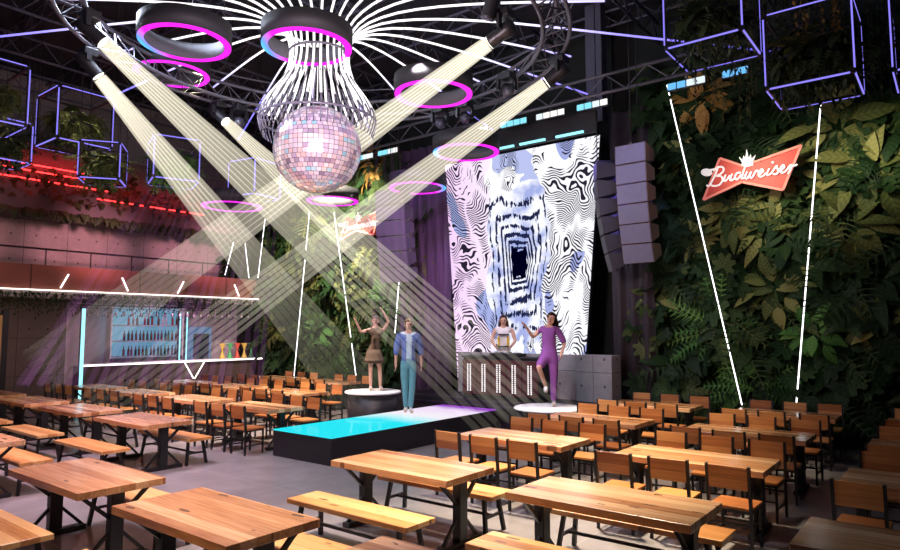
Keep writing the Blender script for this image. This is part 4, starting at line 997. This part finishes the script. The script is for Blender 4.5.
def bottle(mat):
    return MB().lathe([(.0, 0), (.036, 0), (.038, .01), (.038, .19), (.03, .225), (.014, .255), (.014, .31), (.016, .312), (.016, .33), (0, .33)], 14).mesh('bottle', mat)
BM = [bottle(plain('bottle_'+n_, c, .12)) for n_, c in (('green', (.02, .05, .03)), ('brown', (.09, .03, .012)), ('clear', (.35, .36, .38)), ('red', (.25, .03, .03)))]
for sh, (z, nm) in enumerate(((1.37, 'lowest'), (1.89, 'middle'), (2.41, 'top'))):
    for i in range(15):
        if sh == 2 and i % 4 == 0: continue
        y = 11.35-.75+i*.13+random.uniform(-.02, .02); o = link_mesh('bottle', random.choice(BM[:2] if sh < 2 else BM[1:]), None, (SHX+.06, y, z))
        tag(o, f'small bottle on the {nm} glowing shelf of the back bar', 'bottle', f'bottles on the {nm} back bar shelf')
t = thing('doorway', 'dark blue recess behind the bar right of bottle shelves', 'doorway', (-22.45, 13.6, 0)); t['kind'] = 'structure'
MB().box((0, 0, 1.35), (.06, .62, 1.5)).build('opening', plain('deep_blue', (.02, .035, .08), .5), t)
MB().box((-.03, -.05, 1.3), (.05, .95, 2.1)).build('surround', glow('blue_backlit_surround', (.16, .30, .55), .5), t)
HG = [(.8, .55, .08), (.1, .5, .16), (.75, .12, .08), (.75, .5, .1), (.12, .45, .2), (.7, .4, .06)]
for i in range(5):
    y = 13.45+i*.30; t = thing('draught_tap', ('leftmost', 'second', 'middle', 'fourth', 'rightmost')[i]+' coloured hourglass tap on the bar counter', 'beer tap', (BX-.3, y, 1.222), 0, 'hourglass bar taps')
    MB().lathe([(.10, 0), (.10, .02), (.05, .18), (.03, .28), (.05, .36), (.11, .52), (.11, .54), (0, .54)], 18).build('column', plain('tap_colour', HG[i], .35), t)
    MB().bar((.05, 0, .32), (.14, 0, .30), .03).build('spout', plain('steel', (.5, .5, .5), .3, .9), t)
for i in range(22):
    y = 8.9+i*.27; t = None
    o = MB().lathe([(.0, 0), (.035, 0), (.035, -.006), (.007, -.012), (.006, -.10), (.035, -.13), (.042, -.17), (.035, -.22), (.033, -.22), (.038, -.17), (.03, -.13), (0, -.12)], 12).build('stem_glass', plain('glassware', (.55, .42, .5), .1), None, (BX-.45, y, 2.905))
    tag(o, 'stemmed glass hanging in the rack above the bar', 'glass', 'glasses hanging above the bar')
t = thing('glass_rack', 'slim rack hanging above the bar holding glasses', 'rack', (BX-.45, 11.8, 2.80)); MB().box((0, 0, .2), (.3, 6.4, .03)).build('rail', METAL, t)
m = MB(); m = MB()
for x_ in (-.032, .032): MB().box((x_, 0, .112), (.02, 6.4, .016)).build('hook_rail', METAL, t)
for y in (-3, -1, 1, 3): m.bar((0, y, .0), (0, y, .36), .02)
m.build('hanger', METAL, t)
def mk_mesh():
    q = NT('orange_lit_mesh'); x, y, z = q.xyz(q.obj()); a = q.math('MULTIPLY', q.math('SINE', q.math('MULTIPLY', y, 130.0)), q.math('SINE', q.math('MULTIPLY', z, 130.0)))
    return q.emit(q.mix(q.math('GREATER_THAN', a, .1), (.16, .06, .02), (.75, .36, .16)), .5)
t = thing('mesh_screen', 'orange backlit perforated screen at the left edge below balcony', 'screen', (BX, 5.8, 0))
MB().box((0, 0, 1.35), (.04, 1.4, 2.6)).build('mesh_panel', mk_mesh(), t); MB().box((.0, .76, 1.4), (.12, .14, 2.8)).build('post', METAL, t)
MB().box((0, 0, .03), (.1, 1.5, .06)).build('sill', METAL, t)
struct('wall_back_bar', MB().box((-22.75, 11.9, 1.58), (.1, 6.9, 3.14)), NT('rose_plaster').bsdf((.55, .42, .46), .8), 'pale plaster wall behind the bar')
struct('wall_bar', MB().box((-21.4, 7.3, 1.58), (.12, 2.3, 3.16)), mk_concrete('brown_concrete_panels', (.10, .075, .065), (.17, .13, .115), 1.1, 1.1), 'dark concrete panels left of the bar')

# ------------------------------------------------------------------ lights
def spot(loc, tgt, pw, col, ang, blend=.6, r=.15):
    l = bpy.data.lights.new('spot', 'SPOT'); l.energy = pw; l.color = col; l.spot_size = math.radians(ang); l.spot_blend = blend; l.shadow_soft_size = r
    o = bpy.data.objects.new('spot_lamp', l); COL.objects.link(o); o.location = loc
    o.rotation_euler = (Vector(tgt)-Vector(loc)).to_track_quat('-Z', 'Y').to_euler()
def area(loc, tgt, pw, col, sx, sy):
    l = bpy.data.lights.new('area', 'AREA'); l.energy = pw; l.color = col; l.shape = 'RECTANGLE'; l.size = sx; l.size_y = sy
    o = bpy.data.objects.new('area_lamp', l); COL.objects.link(o); o.location = loc
    o.rotation_euler = (Vector(tgt)-Vector(loc)).to_track_quat('-Z', 'Y').to_euler()
WARM = (1, .80, .56)
spot((-4.4, 8.0, 7.0), (-3.7, 7.0, .7), 5200, WARM, 48, .9, .3)
spot((-5.4, 10.6, 7.0), (-4.4, 11.2, .7), 2900, WARM, 46, .9, .3)
spot((-5.4, 4.2, 7.0), (-5.2, 4.0, .7), 3400, (1, .76, .68), 46, .9, .3)
spot((-8.8, 3.8, 7.0), (-8.9, 3.6, .7), 1900, (1, .63, .72), 62, .9, .3)
spot((-12.3, 9.2, 4.9), (-13.0, 9.5, .7), 2300, (1, .76, .56), 95, .9, .3)
spot((-11.6, 4.8, 5.0), (-12.4, 5.2, .5), 1050, (1, .58, .76), 95, .9, .3)
spot((-14, 3.6, 5.2), (-22.6, 5.4, 4.9), 4200, (1, .38, .42), 27, 1, .3)
spot((-14, 8.0, 5.2), (-22.6, 9.2, 4.9), 3900, (1, .38, .46), 27, 1, .3)
spot((-14, 12.0, 5.2), (-22.6, 13.0, 4.9), 3300, (1, .38, .5), 27, 1, .3)
spot((-14, 6.0, 5.0), (-21.3, 7.4, 1.4), 200, (1, .6, .42), 50, .9, .3)  # added warm fill for the concrete panels left of the bar
spot((-9.5, 10.0, 7.0), (-12.2, 14.3, 4), 520, (.62, .25, .95), 60, .9, .3)
spot((-13.0, 11.2, 7.6), (-16.0, 14.9, 4.0), 5800, (1, .88, .68), 75, .9, .3)
spot((-3.6, 11.0, 6.0), (-2.3, 14.9, 5.0), 560, (1, .93, .68), 50, 1, .3)
spot((-15.4, 6.6, 9.0), (-15.4, 6.5, 6.9), 900, (1, .9, .55), 50, 1, .1)  # added spot to brighten the left cube planters, no fixture built
spot((-12.4, 7.4, 7.9), (-12.6, 7.0, 5.8), 350, (1, .9, .55), 60, 1, .1)
spot((-1.6, 11.8, 5.6), (-.7, 14.9, 5.4), 330, (1, .93, .68), 48, 1, .3)
spot((-3.4, 12.2, 6.0), (-3.3, 14.9, .9), 70, (.8, 1, .6), 70, 1, .3)
spot((-4.5, 11.0, 7.4), (-5.3, 12.6, 5.0), 260, (.62, .60, 1), 50, .9, .3)
spot((-6.6, 12.4, 6.9), (-5.95, 14.3, 5.0), 900, (.22, .16, 1), 34, .9, .1)
spot((-9.0, 5.6, 7.0), (-9.4, 10.6, 1.4), 1500, (.95, .93, 1), 16, .6, .2)
spot((-7.4, 8.5, 7.0), (-6.6, 11.72, .9), 4600, (1, .94, 1), 17, .5, .2)
spot((-11.1, 10.4, 7.2), (-11.1, 11.25, .8), 1700, (1, .95, .95), 15, .5, .2)
spot((-7.0, 9.8, 7.0), (-8.5, 12.9, 1.5), 1000, (1, .85, .95), 30, .6, .2)
spot((-6.9, 10.4, 6.9), (-4.1, 6.6, .7), 2300, (1, .88, .95), 34, 1, .3)
area((-21.3, 11.8, 3.1), (-21.8, 11.8, 1.2), 110, (1, .58, .80), .5, 6)
area((-20.0, 7.6, 7.0), (-20.7, 7.6, 6.6), 30, (1, .03, .03), 3.2, .1)  # added red wash, strengthens the glow of the fascia strips
area((-20.0, 10.8, 6.6), (-20.7, 10.8, 6.3), 16, (1, .03, .03), 3.2, .1)  # second added red wash, further along the fascia
area((-5.6, 4.4, 5.2), tuple(bl.location), 330, (1, .76, .84), 1.2, 1.2)  # added pink fill to brighten the mirror ball, no fixture built
area((-11.4, 5.2, 8.0), tuple(bl.location), 420, (.72, .80, 1), 1.0, 1.0)  # added cool fill on the mirror ball from the other side
area((-8.5, 6.5, 5.6), (-8.5, 7.5, 10), 60, (.55, .5, 1), 4, 4)  # added bluish fill aimed upward to lift the ceiling trusses

w = bpy.data.worlds.new('dim_hall'); SC.world = w; w.use_nodes = True
bg = w.node_tree.nodes['Background']; bg.inputs[0].default_value = (.11, .09, .16, 1); bg.inputs[1].default_value = .10
vs_ = SC.view_settings; vs_.view_transform = 'Standard'; vs_.look = 'None'; vs_.exposure = 0; vs_.gamma = 1; vs_.use_curve_mapping = False
cy = SC.cycles; cy.transparent_max_bounces = 96; cy.max_bounces = 6; cy.sample_clamp_indirect = 5; cy.use_denoising = True
